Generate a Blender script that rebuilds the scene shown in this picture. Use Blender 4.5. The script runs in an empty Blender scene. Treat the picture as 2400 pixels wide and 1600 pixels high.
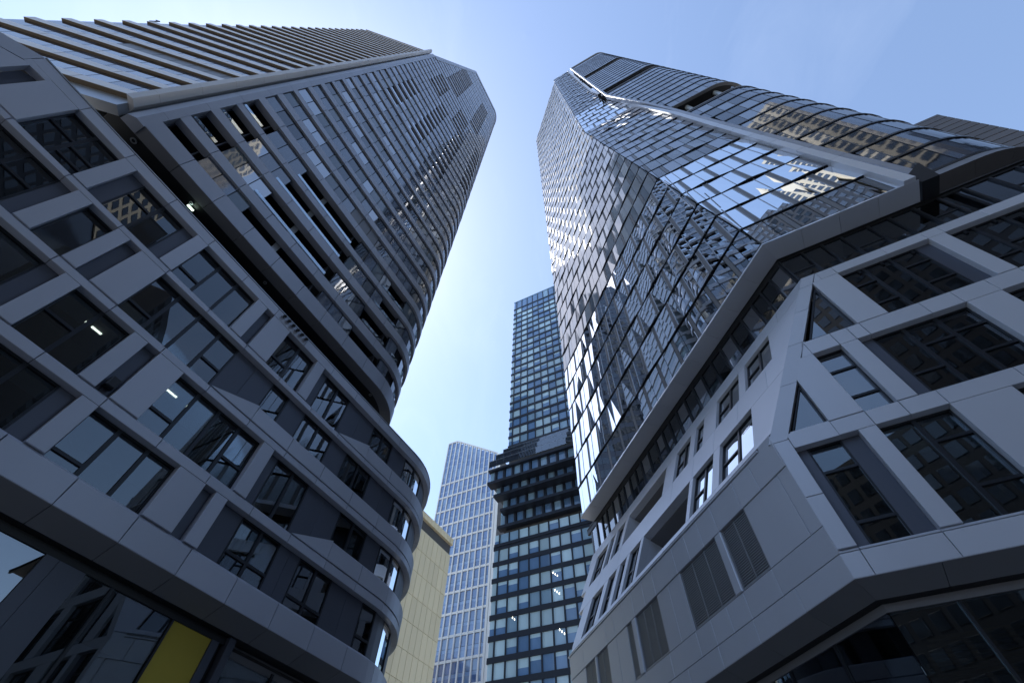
import bpy, math, random
from mathutils import Matrix, Vector
random.seed(7)
SC = bpy.context.scene
COL = SC.collection
R = math.radians

# ------------------------------------------------------------------ camera, sky, sun, exposure
EYE = Vector((0.0, 0.0, 1.6))
F_PX = 1047.0
zen = Vector(((1232.8 - 1200) / F_PX, -(82.8 - 800) / F_PX, -1.0)).normalized()      # up, seen in camera axes
cf = Vector((0, 0, -1)); fh = (cf - zen * cf.dot(zen)).normalized(); rt = fh.cross(zen)
cam_d = bpy.data.cameras.new('camera'); cam = bpy.data.objects.new('camera', cam_d); COL.objects.link(cam)
cam_d.sensor_width = 36.0; cam_d.lens = F_PX / 2400 * 36.0; cam_d.clip_end = 4000; cam_d.clip_start = 0.1
cam.matrix_world = Matrix.Translation(EYE) @ Matrix((rt, fh, zen)).to_4x4()
SC.camera = cam

SUN_AZ, SUN_EL = -54.0, 59.0
wd = bpy.data.worlds.new('World'); SC.world = wd; wd.use_nodes = True
nt = wd.node_tree; bg = nt.nodes['Background']
sky = nt.nodes.new('ShaderNodeTexSky'); sky.sky_type = 'NISHITA'; sky.sun_disc = False
sky.sun_elevation = R(SUN_EL); sky.sun_rotation = R(SUN_AZ); sky.air_density = 1.1; sky.dust_density = 0.45; sky.ozone_density = 2.5
hs = nt.nodes.new('ShaderNodeHueSaturation'); hs.inputs['Saturation'].default_value = .93; nt.links.new(sky.outputs[0], hs.inputs['Color'])
wtc = nt.nodes.new('ShaderNodeTexCoord'); wmp = nt.nodes.new('ShaderNodeMapping'); wmp.inputs['Scale'].default_value = (2.2, .8, 1.6); wmp.inputs['Rotation'].default_value = (.3, .2, .5)
wnz = nt.nodes.new('ShaderNodeTexNoise'); wnz.inputs['Scale'].default_value = 2.6; wnz.inputs['Detail'].default_value = 9; wnz.inputs['Roughness'].default_value = .62; wnz.inputs['Distortion'].default_value = .6
wmr = nt.nodes.new('ShaderNodeMapRange'); wmr.inputs['From Min'].default_value = .52; wmr.inputs['From Max'].default_value = .80; wmr.inputs['To Max'].default_value = .045
wmx = nt.nodes.new('ShaderNodeMixRGB'); wmx.inputs['Color2'].default_value = (7.5, 8.0, 8.8, 1)            # thin cirrus
nt.links.new(wtc.outputs['Generated'], wmp.inputs[0]); nt.links.new(wmp.outputs[0], wnz.inputs['Vector']); nt.links.new(wnz.outputs['Fac'], wmr.inputs['Value'])
nt.links.new(wmr.outputs[0], wmx.inputs['Fac']); nt.links.new(hs.outputs[0], wmx.inputs['Color1']); nt.links.new(wmx.outputs[0], bg.inputs[0]); bg.inputs[1].default_value = 0.15
sun_d = bpy.data.lights.new('sun', 'SUN'); sun_d.energy = 4.0; sun_d.angle = R(0.5); sun_d.color = (1, 0.96, 0.9)
sun = bpy.data.objects.new('sun', sun_d); COL.objects.link(sun)
sdir = Vector((math.sin(R(SUN_AZ)) * math.cos(R(SUN_EL)), math.cos(R(SUN_AZ)) * math.cos(R(SUN_EL)), math.sin(R(SUN_EL))))
sun.rotation_euler = sdir.to_track_quat('Z', 'Y').to_euler(); sun.location = sdir * 300
SC.view_settings.view_transform = 'Standard'; SC.view_settings.look = 'None'
SC.view_settings.exposure = 0.92; SC.view_settings.gamma = 1.0; SC.view_settings.use_curve_mapping = False
SC.render.engine = 'CYCLES'
cy = SC.cycles
cy.max_bounces = 9; cy.diffuse_bounces = 3; cy.glossy_bounces = 5; cy.transparent_max_bounces = 16; cy.transmission_bounces = 4
cy.blur_glossy = 1.0; cy.caustics_reflective = True; cy.sample_clamp_indirect = 4.0
cy.use_denoising = True

# ------------------------------------------------------------------ materials
def newmat(name):
    m = bpy.data.materials.new(name); m.use_nodes = True
    return m, m.node_tree, m.node_tree.nodes['Principled BSDF']
def solid(name, col, rough=0.4, metal=0.0, ior=1.45, var=0.0, scale=0.4, bump=0.0, rvar=0.0):
    m, t, b = newmat(name)
    b.inputs['Base Color'].default_value = (*col, 1); b.inputs['Roughness'].default_value = rough
    b.inputs['Metallic'].default_value = metal; b.inputs['IOR'].default_value = ior
    if var or rvar:
        tc = t.nodes.new('ShaderNodeNewGeometry'); nz = t.nodes.new('ShaderNodeTexNoise')
        nz.inputs['Scale'].default_value = scale * 2.5; nz.inputs['Detail'].default_value = 7; nz.inputs['Roughness'].default_value = .6
        mpn = t.nodes.new('ShaderNodeMapping'); mpn.inputs['Scale'].default_value = (1, 1, .16)      # rain streaks run down
        t.links.new(tc.outputs['Position'], mpn.inputs[0]); t.links.new(mpn.outputs[0], nz.inputs['Vector'])
        oi = t.nodes.new('ShaderNodeObjectInfo')
        ad = t.nodes.new('ShaderNodeMath'); ad.operation = 'ADD'
        t.links.new(nz.outputs['Fac'], ad.inputs[0]); t.links.new(oi.outputs['Random'], ad.inputs[1])
        if var:
            mr = t.nodes.new('ShaderNodeMapRange'); mr.inputs['From Min'].default_value = 0.3; mr.inputs['From Max'].default_value = 1.7
            mr.inputs['To Min'].default_value = 1 - var; mr.inputs['To Max'].default_value = 1 + var
            t.links.new(ad.outputs[0], mr.inputs['Value'])
            hv = t.nodes.new('ShaderNodeHueSaturation'); hv.inputs['Color'].default_value = (*col, 1)
            t.links.new(mr.outputs[0], hv.inputs['Value']); t.links.new(hv.outputs[0], b.inputs['Base Color'])
        if rvar:
            m2 = t.nodes.new('ShaderNodeMapRange'); m2.inputs['To Min'].default_value = rough - rvar; m2.inputs['To Max'].default_value = rough + rvar
            t.links.new(nz.outputs['Fac'], m2.inputs['Value']); t.links.new(m2.outputs[0], b.inputs['Roughness'])
    if bump:
        ge = t.nodes.new('ShaderNodeNewGeometry'); n2 = t.nodes.new('ShaderNodeTexNoise'); n2.inputs['Scale'].default_value = 0.55
        n2.inputs['Detail'].default_value = 2; t.links.new(ge.outputs['Position'], n2.inputs['Vector'])
        bp = t.nodes.new('ShaderNodeBump'); bp.inputs['Strength'].default_value = bump; bp.inputs['Distance'].default_value = 0.05
        t.links.new(n2.outputs['Fac'], bp.inputs['Height']); t.links.new(bp.outputs[0], b.inputs['Normal'])
    return m
def clear_glass(name, tint, boost=2.0, wob=0.0, rough=0.0):
    m, t, b = newmat(name); t.nodes.remove(b)
    out = t.nodes['Material Output']
    tr = t.nodes.new('ShaderNodeBsdfTransparent'); tr.inputs[0].default_value = (*tint, 1)
    gl = t.nodes.new('ShaderNodeBsdfGlossy'); gl.inputs['Roughness'].default_value = rough; gl.inputs['Color'].default_value = (.93, .97, 1, 1)
    fr = t.nodes.new('ShaderNodeFresnel'); fr.inputs[0].default_value = 1.52
    mu = t.nodes.new('ShaderNodeMath'); mu.operation = 'MULTIPLY'; mu.use_clamp = True; mu.inputs[1].default_value = boost
    mx = t.nodes.new('ShaderNodeMixShader')
    t.links.new(fr.outputs[0], mu.inputs[0]); t.links.new(mu.outputs[0], mx.inputs[0])
    t.links.new(tr.outputs[0], mx.inputs[1]); t.links.new(gl.outputs[0], mx.inputs[2]); t.links.new(mx.outputs[0], out.inputs[0])
    if wob:
        ge = t.nodes.new('ShaderNodeNewGeometry'); n2 = t.nodes.new('ShaderNodeTexNoise'); n2.inputs['Scale'].default_value = 0.5
        n2.inputs['Detail'].default_value = 1; t.links.new(ge.outputs['Position'], n2.inputs['Vector'])
        bp = t.nodes.new('ShaderNodeBump'); bp.inputs['Strength'].default_value = wob; bp.inputs['Distance'].default_value = 0.02
        t.links.new(n2.outputs['Fac'], bp.inputs['Height'])
        t.links.new(bp.outputs[0], gl.inputs['Normal']); t.links.new(bp.outputs[0], fr.inputs['Normal'])
    return m
def emit(name, col, s):
    m, t, b = newmat(name); b.inputs['Base Color'].default_value = (*col, 1)
    b.inputs['Emission Color'].default_value = (*col, 1); b.inputs['Emission Strength'].default_value = s
    return m
M = {}
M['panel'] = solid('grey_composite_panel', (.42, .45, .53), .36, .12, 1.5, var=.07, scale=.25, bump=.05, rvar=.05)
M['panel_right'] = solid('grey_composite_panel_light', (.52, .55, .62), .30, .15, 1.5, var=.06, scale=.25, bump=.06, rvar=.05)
M['dark_panel'] = solid('dark_grey_panel', (.075, .085, .115), .42, .2, 1.5, var=.10)
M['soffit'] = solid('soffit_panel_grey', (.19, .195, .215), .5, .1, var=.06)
M['black'] = solid('black_aluminium', (.012, .013, .016), .45)
M['frame'] = solid('dark_window_frame', (.022, .025, .032), .35, .3)
M['room'] = solid('dim_interior', (.03, .03, .034), .8, var=.3, scale=.3)
M['concrete'] = solid('concrete_core', (.10, .10, .105), .9)
M['curtain'] = solid('curtain_cloth', (.16, .17, .17), .9, var=.3, scale=2)
M['light'] = emit('lit_strip', (1, .93, .74), 5.0)
M['sign_lit'] = emit('green_white_sign', (.75, 1, .8), 2.5)
M['glass'] = clear_glass('window_glass', (.42, .48, .50), 2.3, .10)
M['glass_mirror'] = clear_glass('coated_glass', (.15, .2, .24), 4.5, .12)
M['glass_skin'] = clear_glass('double_skin_glass', (.50, .58, .60), 2.0, .10)
M['rail_glass'] = clear_glass('guard_glass', (.80, .88, .90), 4.0)
def tg(name, col, ior, rough=.03, wob=.10, var=.25):
    return solid(name, col, rough, 0, ior, var=var, scale=.15, bump=wob)
M['tglass'] = tg('tower_glass', (.016, .022, .032), 1.9)
M['tglass2'] = tg('tower_glass_blind', (.075, .095, .115), 1.8)
M['tglass3'] = tg('tower_glass_coated', (.012, .018, .03), 5.0)
M['aglass'] = tg('fritted_glass', (.27, .30, .34), 1.8, .05, .05)
M['aglass2'] = tg('fritted_glass_dim', (.15, .175, .205), 1.9, .05, .05)
M['aglass3'] = tg('fritted_glass_pale', (.42, .45, .49), 1.7, .06, .04)
M['blind'] = solid('roller_blind', (.34, .34, .335), .8)
M['spandrel'] = tg('glass_spandrel', (.05, .065, .10), 2.3, .06)
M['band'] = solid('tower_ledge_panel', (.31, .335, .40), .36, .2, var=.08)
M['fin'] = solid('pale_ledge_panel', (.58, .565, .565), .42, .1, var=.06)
M['brown'] = solid('brown_bounce_soffit', (.12, .09, .06), .6, .1)  # warm light thrown up from the ground, put into the underside colour
M['mull'] = solid('aluminium_mullion', (.33, .35, .38), .35, .6)
M['vent'] = solid('vent_panel_grey', (.17, .175, .19), .45, .3)
M['om_frame'] = solid('anthracite_frame', (.022, .028, .042), .4, .2)
M['om_glass'] = tg('office_glass', (.14, .26, .46), 1.75, .04, .02)
M['om_blind'] = tg('office_glass_blind', (.55, .75, .86), 1.6, .05, .02)
M['om_mid'] = tg('office_glass_mid', (.30, .47, .63), 1.7, .05, .02)
M['white'] = solid('white_stone_fin', (.78, .78, .77), .55, var=.04)
M['wt_glass'] = tg('blue_office_glass', (.10, .18, .38), 2.2, .04, .02)
M['wt_glass2'] = tg('blue_office_glass_pale', (.20, .30, .49), 2.0, .04, .02)
M['beige'] = solid('beige_stone', (.86, .74, .50), .6, var=.08, scale=.2)
M['pale_stone'] = solid('pale_stone', (.55, .49, .40), .7, var=.08, scale=.15)
M['grey_stone'] = solid('grey_render', (.28, .28, .28), .8, var=.1, scale=.1)
M['yellow'] = solid('yellow_panel', (.50, .40, .05), .6, var=.06)
M['blue'] = solid('blue_screen_panel', (.03, .16, .42), .5)
M['wood'] = solid('wood_slat', (.22, .13, .06), .5, var=.2, scale=3)
M['louver'] = solid('louver_blade', (.33, .345, .37), .4, .4)
M['tower_dark'] = solid('dark_stone_cladding', (.06, .055, .06), .6, var=.12)
M['galv'] = solid('steel_column', (.42, .45, .46), .4, .5)
m, t, b = newmat('paving')
br = t.nodes.new('ShaderNodeTexBrick'); ge = t.nodes.new('ShaderNodeNewGeometry'); t.links.new(ge.outputs['Position'], br.inputs['Vector'])
br.inputs['Scale'].default_value = 1.0; br.inputs['Color1'].default_value = (.22, .215, .205, 1); br.inputs['Color2'].default_value = (.26, .255, .24, 1)
br.inputs['Mortar'].default_value = (.14, .135, .13, 1); br.inputs['Mortar Size'].default_value = .012
t.links.new(br.outputs[0], b.inputs['Base Color']); b.inputs['Roughness'].default_value = .75
M['paving'] = m

# ------------------------------------------------------------------ geometry helpers
class MB:
    """collects verts and faces (with material slots) for ONE mesh"""
    def __init__(s): s.v = []; s.f = []; s.m = []; s.mats = []
    def slot(s, mat):
        if mat not in s.mats: s.mats.append(mat)
        return s.mats.index(mat)
    def add(s, verts, faces, mat):
        o = len(s.v); k = s.slot(mat); s.v += [tuple(p) for p in verts]
        for f in faces: s.f.append([i + o for i in f]); s.m.append(k)
    def mesh(s, name):
        me = bpy.data.meshes.new(name); me.from_pydata(s.v, [], s.f)
        for mt in s.mats: me.materials.append(M[mt])
        if len(s.mats) > 1: me.polygons.foreach_set('material_index', s.m)
        return me
BOXF = [(0, 3, 2, 1), (4, 5, 6, 7), (0, 1, 5, 4), (1, 2, 6, 5), (2, 3, 7, 6), (3, 0, 4, 7)]
def box_t(dx, dy, dz, c=0.0, top=0.0):
    """box centred in x and z, y = depth with +y outward; c chamfers the outer edges, top slopes the upper outer edge"""
    x, y, z = dx / 2, dy / 2, dz / 2
    if c <= 0 and top <= 0:
        v = [(-x, -y, -z), (x, -y, -z), (x, y, -z), (-x, y, -z), (-x, -y, z), (x, -y, z), (x, y, z), (-x, y, z)]
        return v, BOXF
    t_ = max(c, top)
    v = [(-x, -y, -z), (x, -y, -z), (x, -y, z), (-x, -y, z),
         (-x, y - c, -z), (x, y - c, -z), (x, y - t_, z), (-x, y - t_, z),
         (-x + c, y, -z + c), (x - c, y, -z + c), (x - c, y, z - t_), (-x + c, y, z - t_)]
    f = [(0, 3, 2, 1)[::-1], (0, 1, 5, 4), (1, 2, 6, 5), (2, 3, 7, 6), (3, 0, 4, 7), (4, 5, 9, 8), (5, 6, 10, 9), (6, 7, 11, 10), (7, 4, 8, 11), (8, 9, 10, 11)]
    return v, f
def prism_t(poly, y0, y1):
    """polygon [(x, z)] extruded from depth y0 to y1"""
    n = len(poly)
    v = [(x, y0, z) for x, z in poly] + [(x, y1, z) for x, z in poly]
    f = [list(range(n)), list(range(2 * n - 1, n - 1, -1))] + [(i, (i + 1) % n, n + (i + 1) % n, n + i) for i in range(n)]
    return v, f
CACHE = {}
def tmesh(key, make, mat, name):
    k = (key, mat)
    if k not in CACHE:
        mb = MB(); mb.add(*make(), mat); CACHE[k] = (mb.mesh(name), mb)
    return CACHE[k]
WORLD = {}
def link(name, me, Mw, parent=None):
    o = bpy.data.objects.new(name, me); COL.objects.link(o)
    if parent is not None:
        o.parent = parent; o.matrix_basis = WORLD[parent.name].inverted() @ Mw
    else: o.matrix_basis = Mw
    WORLD[o.name] = Mw.copy()
    return o
def thing(name, label, cat, loc, group=None):
    o = bpy.data.objects.new(name, None); COL.objects.link(o); o.location = loc; o.empty_display_size = .2
    o['label'] = label; o['category'] = cat
    if group: o['group'] = group
    WORLD[o.name] = Matrix.Translation(Vector(loc)); return o
def tag(o, label, cat, group=None):
    o['label'] = label; o['category'] = cat
    if group: o['group'] = group
    return o
ID4 = Matrix.Identity(4)

class Face:
    """facade plane: horizontal direction az, n.P = D + k (z - z0); coordinates u (along), z (height), w (outward)"""
    def __init__(s, az, D, k=0.0, z0=0.0):
        a = R(az); s.d = Vector((math.sin(a), math.cos(a), 0)); s.n = Vector((math.cos(a), -math.sin(a), 0))
        s.D, s.k, s.z0 = D, k, z0; s.sg = 1 if D > 0 else -1
        up = Vector((0, 0, 1)); out = -s.n * s.sg
        zc = (s.n * k + up).normalized(); s.zs = math.sqrt(1 + k * k)
        s.X = s.d * s.sg; s.Z = zc; s.Y = s.Z.cross(s.X)
        s.rot = Matrix((s.X, s.Y, s.Z)).transposed().to_4x4()
    def P(s, u, z, w=0.0):
        return s.d * u + s.n * (s.D + s.k * (z - s.z0)) + Vector((0, 0, z)) + s.Y * w
    def M(s, u, z, w=0.0): return Matrix.Translation(s.P(u, z, w)) @ s.rot
    def box(s, u0, u1, z0, z1, w0, w1, mat, c=0.0, top=0.0):
        dx, dy, dz = round(abs(u1 - u0), 3), round(w1 - w0, 3), round((z1 - z0) * s.zs, 3)
        key = ('b', dx, dy, dz, c, top)
        return (key, lambda: box_t(dx, dy, dz, c, top), s.M((u0 + u1) / 2, (z0 + z1) / 2, (w0 + w1) / 2), mat)
    def prism(s, poly, w0, w1, mat):
        cu = sum(p[0] for p in poly) / len(poly); cz = sum(p[1] for p in poly) / len(poly)
        lp = [((u - cu) * s.sg, (z - cz) * s.zs) for u, z in poly]
        key = ('p', tuple((round(a, 3), round(b_, 3)) for a, b_ in lp), w0, w1)
        return (key, lambda: prism_t(lp, w0, w1), s.M(cu, cz, 0), mat)
    def add(s, mb, u0, u1, z0, z1, w0, w1, mat, ref):
        """a box added to a multi-box mesh whose origin matrix is ref"""
        v, f = box_t(abs(u1 - u0), w1 - w0, (z1 - z0) * s.zs)
        Q = ref.inverted() @ s.M((u0 + u1) / 2, (z0 + z1) / 2, (w0 + w1) / 2)
        mb.add([Q @ Vector(p) for p in v], f, mat)
class Path:
    """straight run in direction az from xy point p0 (s = 0) to s_arc, then an arc of radius rad turning left; outward = right-hand side"""
    def __init__(s, az, p0, s_arc, rad, amax=100):
        s.a, s.p0, s.sa, s.r, s.am = R(az), Vector((p0[0], p0[1], 0)), s_arc, rad, R(amax)
        s.len = s_arc + rad * s.am
    def fr(s, q):
        d = Vector((math.sin(s.a), math.cos(s.a), 0)); nr = Vector((math.cos(s.a), -math.sin(s.a), 0))
        if q <= s.sa: return s.p0 + d * q, nr
        th = (q - s.sa) / s.r; c = s.p0 + d * s.sa - nr * s.r
        nn = nr * math.cos(th) + d * math.sin(th)
        return c + nn * s.r, nn
    def P(s, q, z, w=0.0):
        p, nn = s.fr(q); return p + nn * w + Vector((0, 0, z))
    def strip(s, prof, u0, u1, mat, step=.6):
        """profile [(w, z)] swept along the path, as one closed mesh in world axes about its own middle"""
        n = max(1, int(math.ceil((u1 - u0) / step))) if u1 > s.sa else 1
        mid = s.P((u0 + u1) / 2, sum(p[1] for p in prof) / len(prof))
        k = len(prof); v = []; f = []
        for i in range(n + 1):
            q = u0 + (u1 - u0) * i / n
            v += [s.P(q, z, w) - mid for w, z in prof]
        for i in range(n):
            for j in range(k):
                a, b_ = i * k + j, i * k + (j + 1) % k
                f.append((a, b_, b_ + k, a + k))
        f += [list(range(k))[::-1], list(range(n * k, n * k + k))]
        return (None, lambda: (v, f), Matrix.Translation(mid), mat)
    def box(s, u0, u1, z0, z1, w0, w1, mat, top=0.0, step=.6):
        prof = [(w0, z0), (w1, z0), (w1, z1 - top), (w1 - top, z1), (w0, z1)] if top else [(w0, z0), (w1, z0), (w1, z1), (w0, z1)]
        return s.strip(prof, u0, u1, mat, step)

def part(parent, name, pc, label=None):
    key, make, Mw, mat = pc
    if key is None:
        mb = MB(); mb.add(*make(), mat); me = mb.mesh(name)
    else: me = tmesh(key, make, mat, name)[0]
    o = link(name, me, Mw, parent)
    if label: o['label'] = label
    return o
class Batch:
    """alike pieces of one thing: the 300 that show largest become objects, the rest one joined part of kind stuff"""
    def __init__(s, parent, name, limit=300): s.p, s.n, s.l, s.i = parent, name, limit, []
    def __call__(s, pc, size=1.0):
        dist = (pc[2].translation - EYE).length; s.i.append((size / dist, pc)); return pc
    def flush(s):
        s.i.sort(key=lambda t_: -t_[0])
        for _, pc in s.i[:s.l]: part(s.p, s.n, pc)
        rest = s.i[s.l:]
        if rest:
            big = MB(); org = WORLD[s.p.name].inverted()
            for _, (key, make, Mw, mat) in rest:
                v, f = make(); Q = org @ Mw
                big.add([Q @ Vector(p) for p in v], f, mat)
            o = link(s.n + '_field', big.mesh(s.n + '_field'), WORLD[s.p.name], s.p); o['kind'] = 'stuff'
def clip(poly, a, b_, c):
    """keep the part of [(u, z, w)] where a u + b z >= c"""
    out = []
    for i in range(len(poly)):
        p, q = poly[i], poly[(i + 1) % len(poly)]
        dp, dq = a * p[0] + b_ * p[1] - c, a * q[0] + b_ * q[1] - c
        if dp >= 0: out.append(p)
        if (dp >= 0) != (dq >= 0):
            t_ = dp / (dp - dq); out.append(tuple(p[k] + (q[k] - p[k]) * t_ for k in range(3)))
    return out
def area(poly):
    return abs(sum(poly[i][0] * poly[(i + 1) % len(poly)][1] - poly[(i + 1) % len(poly)][0] * poly[i][1] for i in range(len(poly)))) / 2

WR = random.Random(99)
def window(parent, F, u0, u1, z0, z1, rec, mull=(), trans=(), depth=2.6, glass='glass', lights=(), curtain=None, fr=.07, label=None):
    """a recessed window: frame with mullions, one pane per cell, and the room behind the glass with what shows in it"""
    ref = F.M((u0 + u1) / 2, (z0 + z1) / 2, -rec)
    mb = MB()
    bars = [(u0, u0 + fr, z0, z1), (u1 - fr, u1, z0, z1), (u0 + fr, u1 - fr, z0, z0 + fr), (u0 + fr, u1 - fr, z1 - fr, z1)]
    for q in mull: bars.append((q - .075, q + .075, z0 + fr, z1 - fr))
    xs = [u0 + fr] + [e for q in sorted(mull) for e in (q - .075, q + .075)] + [u1 - fr]
    cells = []
    for i in range(0, len(xs), 2):
        a, b_ = xs[i], xs[i + 1]; zz = z0 + fr
        for (ci, tz) in sorted([t_ for t_ in trans if t_[0] == i // 2], key=lambda t_: t_[1]):
            bars.append((a, b_, tz - .06, tz + .06)); cells.append((a, b_, zz, tz - .06)); zz = tz + .06
        cells.append((a, b_, zz, z1 - fr))
    for (a, b_, c, d) in bars: F.add(mb, a, b_, c, d, -rec - .10, -rec + .03, 'frame', ref)
    wn = link('window', mb.mesh('window'), ref, parent)
    if label: wn['label'] = label
    for (a, b_, c, d) in cells:
        part(wn, 'pane', F.box(a, b_, c, d, -rec - .06, -rec - .04, glass))
        if not curtain and d > z1 - .2 and WR.random() < .38:
            part(wn, 'roller_blind', F.box(a + .02, b_ - .02, z1 - (z1 - z0) * WR.choice((.18, .3, .55)), z1 - .02, -rec - .22, -rec - .20, 'blind'))
    rb = MB(); t_ = .05
    zt, zb = z1 + .12, z0 - .3
    for bx in ((u0 - .3, u1 + .3, zb, zt, -rec - depth - t_, -rec - depth), (u0 - .35, u0 - .3, zb, zt, -rec - depth, -rec - .12), (u1 + .3, u1 + .35, zb, zt, -rec - depth, -rec - .12),
               (u0 - .3, u1 + .3, zt, zt + t_, -rec - depth, -rec - .12), (u0 - .3, u1 + .3, zb - t_, zb, -rec - depth, -rec - .12)):
        F.add(rb, *bx, 'room', ref)
    link('room', rb.mesh('room'), ref, wn)
    for (a, b_, dd) in lights:
        part(wn, 'light_strip', F.box(a, b_, zt - .10, zt - .04, -rec - dd - .06, -rec - dd, 'light'))
    if curtain:
        for (a, b_) in curtain:
            n = max(4, int((b_ - a) / .07)); cb = MB(); v = []
            for i in range(n + 1):
                q = a + (b_ - a) * i / n; w = -rec - .28 + .05 * math.sin(i * 1.9) + .02 * math.sin(i * .7)
                for z in (z0 + .02, z1 - .02):
                    for e in (0, -.012): v.append(ref.inverted() @ F.P(q, z, w + e))
            f = []
            for i in range(n):
                o = i * 4
                f += [(o, o + 2, o + 6, o + 4), (o + 1, o + 5, o + 7, o + 3), (o + 2, o + 3, o + 7, o + 6), (o, o + 4, o + 5, o + 1)]
            cb.add(v, f, 'curtain'); link('curtain', cb.mesh('curtain'), ref, wn)
    return wn

# ================================================================== ground
gm = MB(); gm.add([(-1500, -1500, 0), (1500, -1500, 0), (1500, 1500, 0), (-1500, 1500, 0)], [(0, 1, 2, 3)], 'paving')
g = link('ground', gm.mesh('ground'), ID4); g['kind'] = 'structure'

# ================================================================== left podium block
PL = Face(30, -19.0); n30 = PL.n
PLP = Path(30, n30 * -19.0, 19.2, 6.5, 100); PL_END = 27.5
LPB = thing('podium_building', 'dark grey panelled low block at lower left with recessed windows and a rounded right corner', 'building', n30 * -22)
def lp(u0, u1, z0, z1, w0, w1, mat, c=.012, top=0.0):
    if u1 <= PLP.sa: return PL.box(u0, u1, z0, z1, w0, w1, mat, c, top)
    return PLP.box(u0, u1, z0, z1, w0, w1, mat, top)
pan = Batch(LPB, 'panel'); dpan = Batch(LPB, 'dark_panel')
GAP = .011
def row(parts, ua, ub, z0, z1, mat, batch, w0=-.40, w1=0.0, top=0.0):
    for a, b_ in zip(parts[:-1], parts[1:]):
        if b_ > ua and a < ub: batch(lp(max(a, ua) + GAP, min(b_, ub) - GAP, z0 + GAP, z1 - GAP, w0, w1, mat, .012, top))
def grid(a, b_, st):
    n = int(round((b_ - a) / st)); return [a + (b_ - a) * i / n for i in range(n + 1)]
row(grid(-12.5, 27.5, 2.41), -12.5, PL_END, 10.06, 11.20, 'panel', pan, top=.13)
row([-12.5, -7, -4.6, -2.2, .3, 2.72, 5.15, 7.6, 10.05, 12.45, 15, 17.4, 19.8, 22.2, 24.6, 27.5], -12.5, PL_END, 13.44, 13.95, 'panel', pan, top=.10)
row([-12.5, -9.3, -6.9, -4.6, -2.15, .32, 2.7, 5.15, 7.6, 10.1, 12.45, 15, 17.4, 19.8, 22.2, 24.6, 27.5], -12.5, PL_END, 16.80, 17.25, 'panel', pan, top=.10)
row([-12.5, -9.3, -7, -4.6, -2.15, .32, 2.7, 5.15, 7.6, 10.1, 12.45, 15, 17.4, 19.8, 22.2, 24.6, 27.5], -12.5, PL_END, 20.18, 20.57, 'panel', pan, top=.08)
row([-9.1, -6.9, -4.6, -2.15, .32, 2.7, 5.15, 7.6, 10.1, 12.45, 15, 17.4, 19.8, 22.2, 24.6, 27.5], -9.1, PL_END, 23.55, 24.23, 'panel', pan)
# rising sills on the right half (the band steps up with a slanted facet)
for (ua, ub, za, zb) in ((12.45, 15.0, 13.95, 14.95), (5.15, 7.6, 17.25, 18.2), (12.45, 15.0, 20.57, 21.6)):
    pan(PL.prism([(ua, za + GAP), (ub - GAP, za + GAP), (ub - GAP, zb)], -.40, -.02, 'panel'))
    row(grid(ub, 27.5, 2.4), ub, PL_END, za, zb, 'panel', pan, w1=-.02, top=.10)
# (openings: u0, u1), each with its fields (kind, u0, u1, mullions, extras)
ROWS = [
 (11.20, 13.44, [(-9.0, 2.08), (2.72, 6.36), (7.65, 8.22), (8.84, 27.5)]),
 (13.95, 16.80, [(-9.0, -1.55), (-.92, 1.48), (2.13, 2.72), (3.95, 8.80), (9.5, 27.5)]),
 (17.25, 20.18, [(-9.2, -3.99), (-3.34, -2.12), (-1.52, -.95), (.32, 27.5)]),
 (20.57, 23.55, [(-8.84, -8.23), (-6.94, -4.60), (-3.95, -.33), (.35, 3.96), (4.64, 5.18), (6.45, 8.88), (9.54, 27.5)])]
for z0, z1, ops in ROWS:
    e = -12.5 if z0 < 20 else -8.23
    edges = [e] + [q for o in ops if o[0] >= e for q in o] + [PL_END]
    for a, b_ in zip(edges[0::2], edges[1::2]):
        if b_ - a > .05: pan(lp(a + .004, b_ - .004, z0 + .002, z1 - .002, -.40, -.004, 'panel'))
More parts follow.
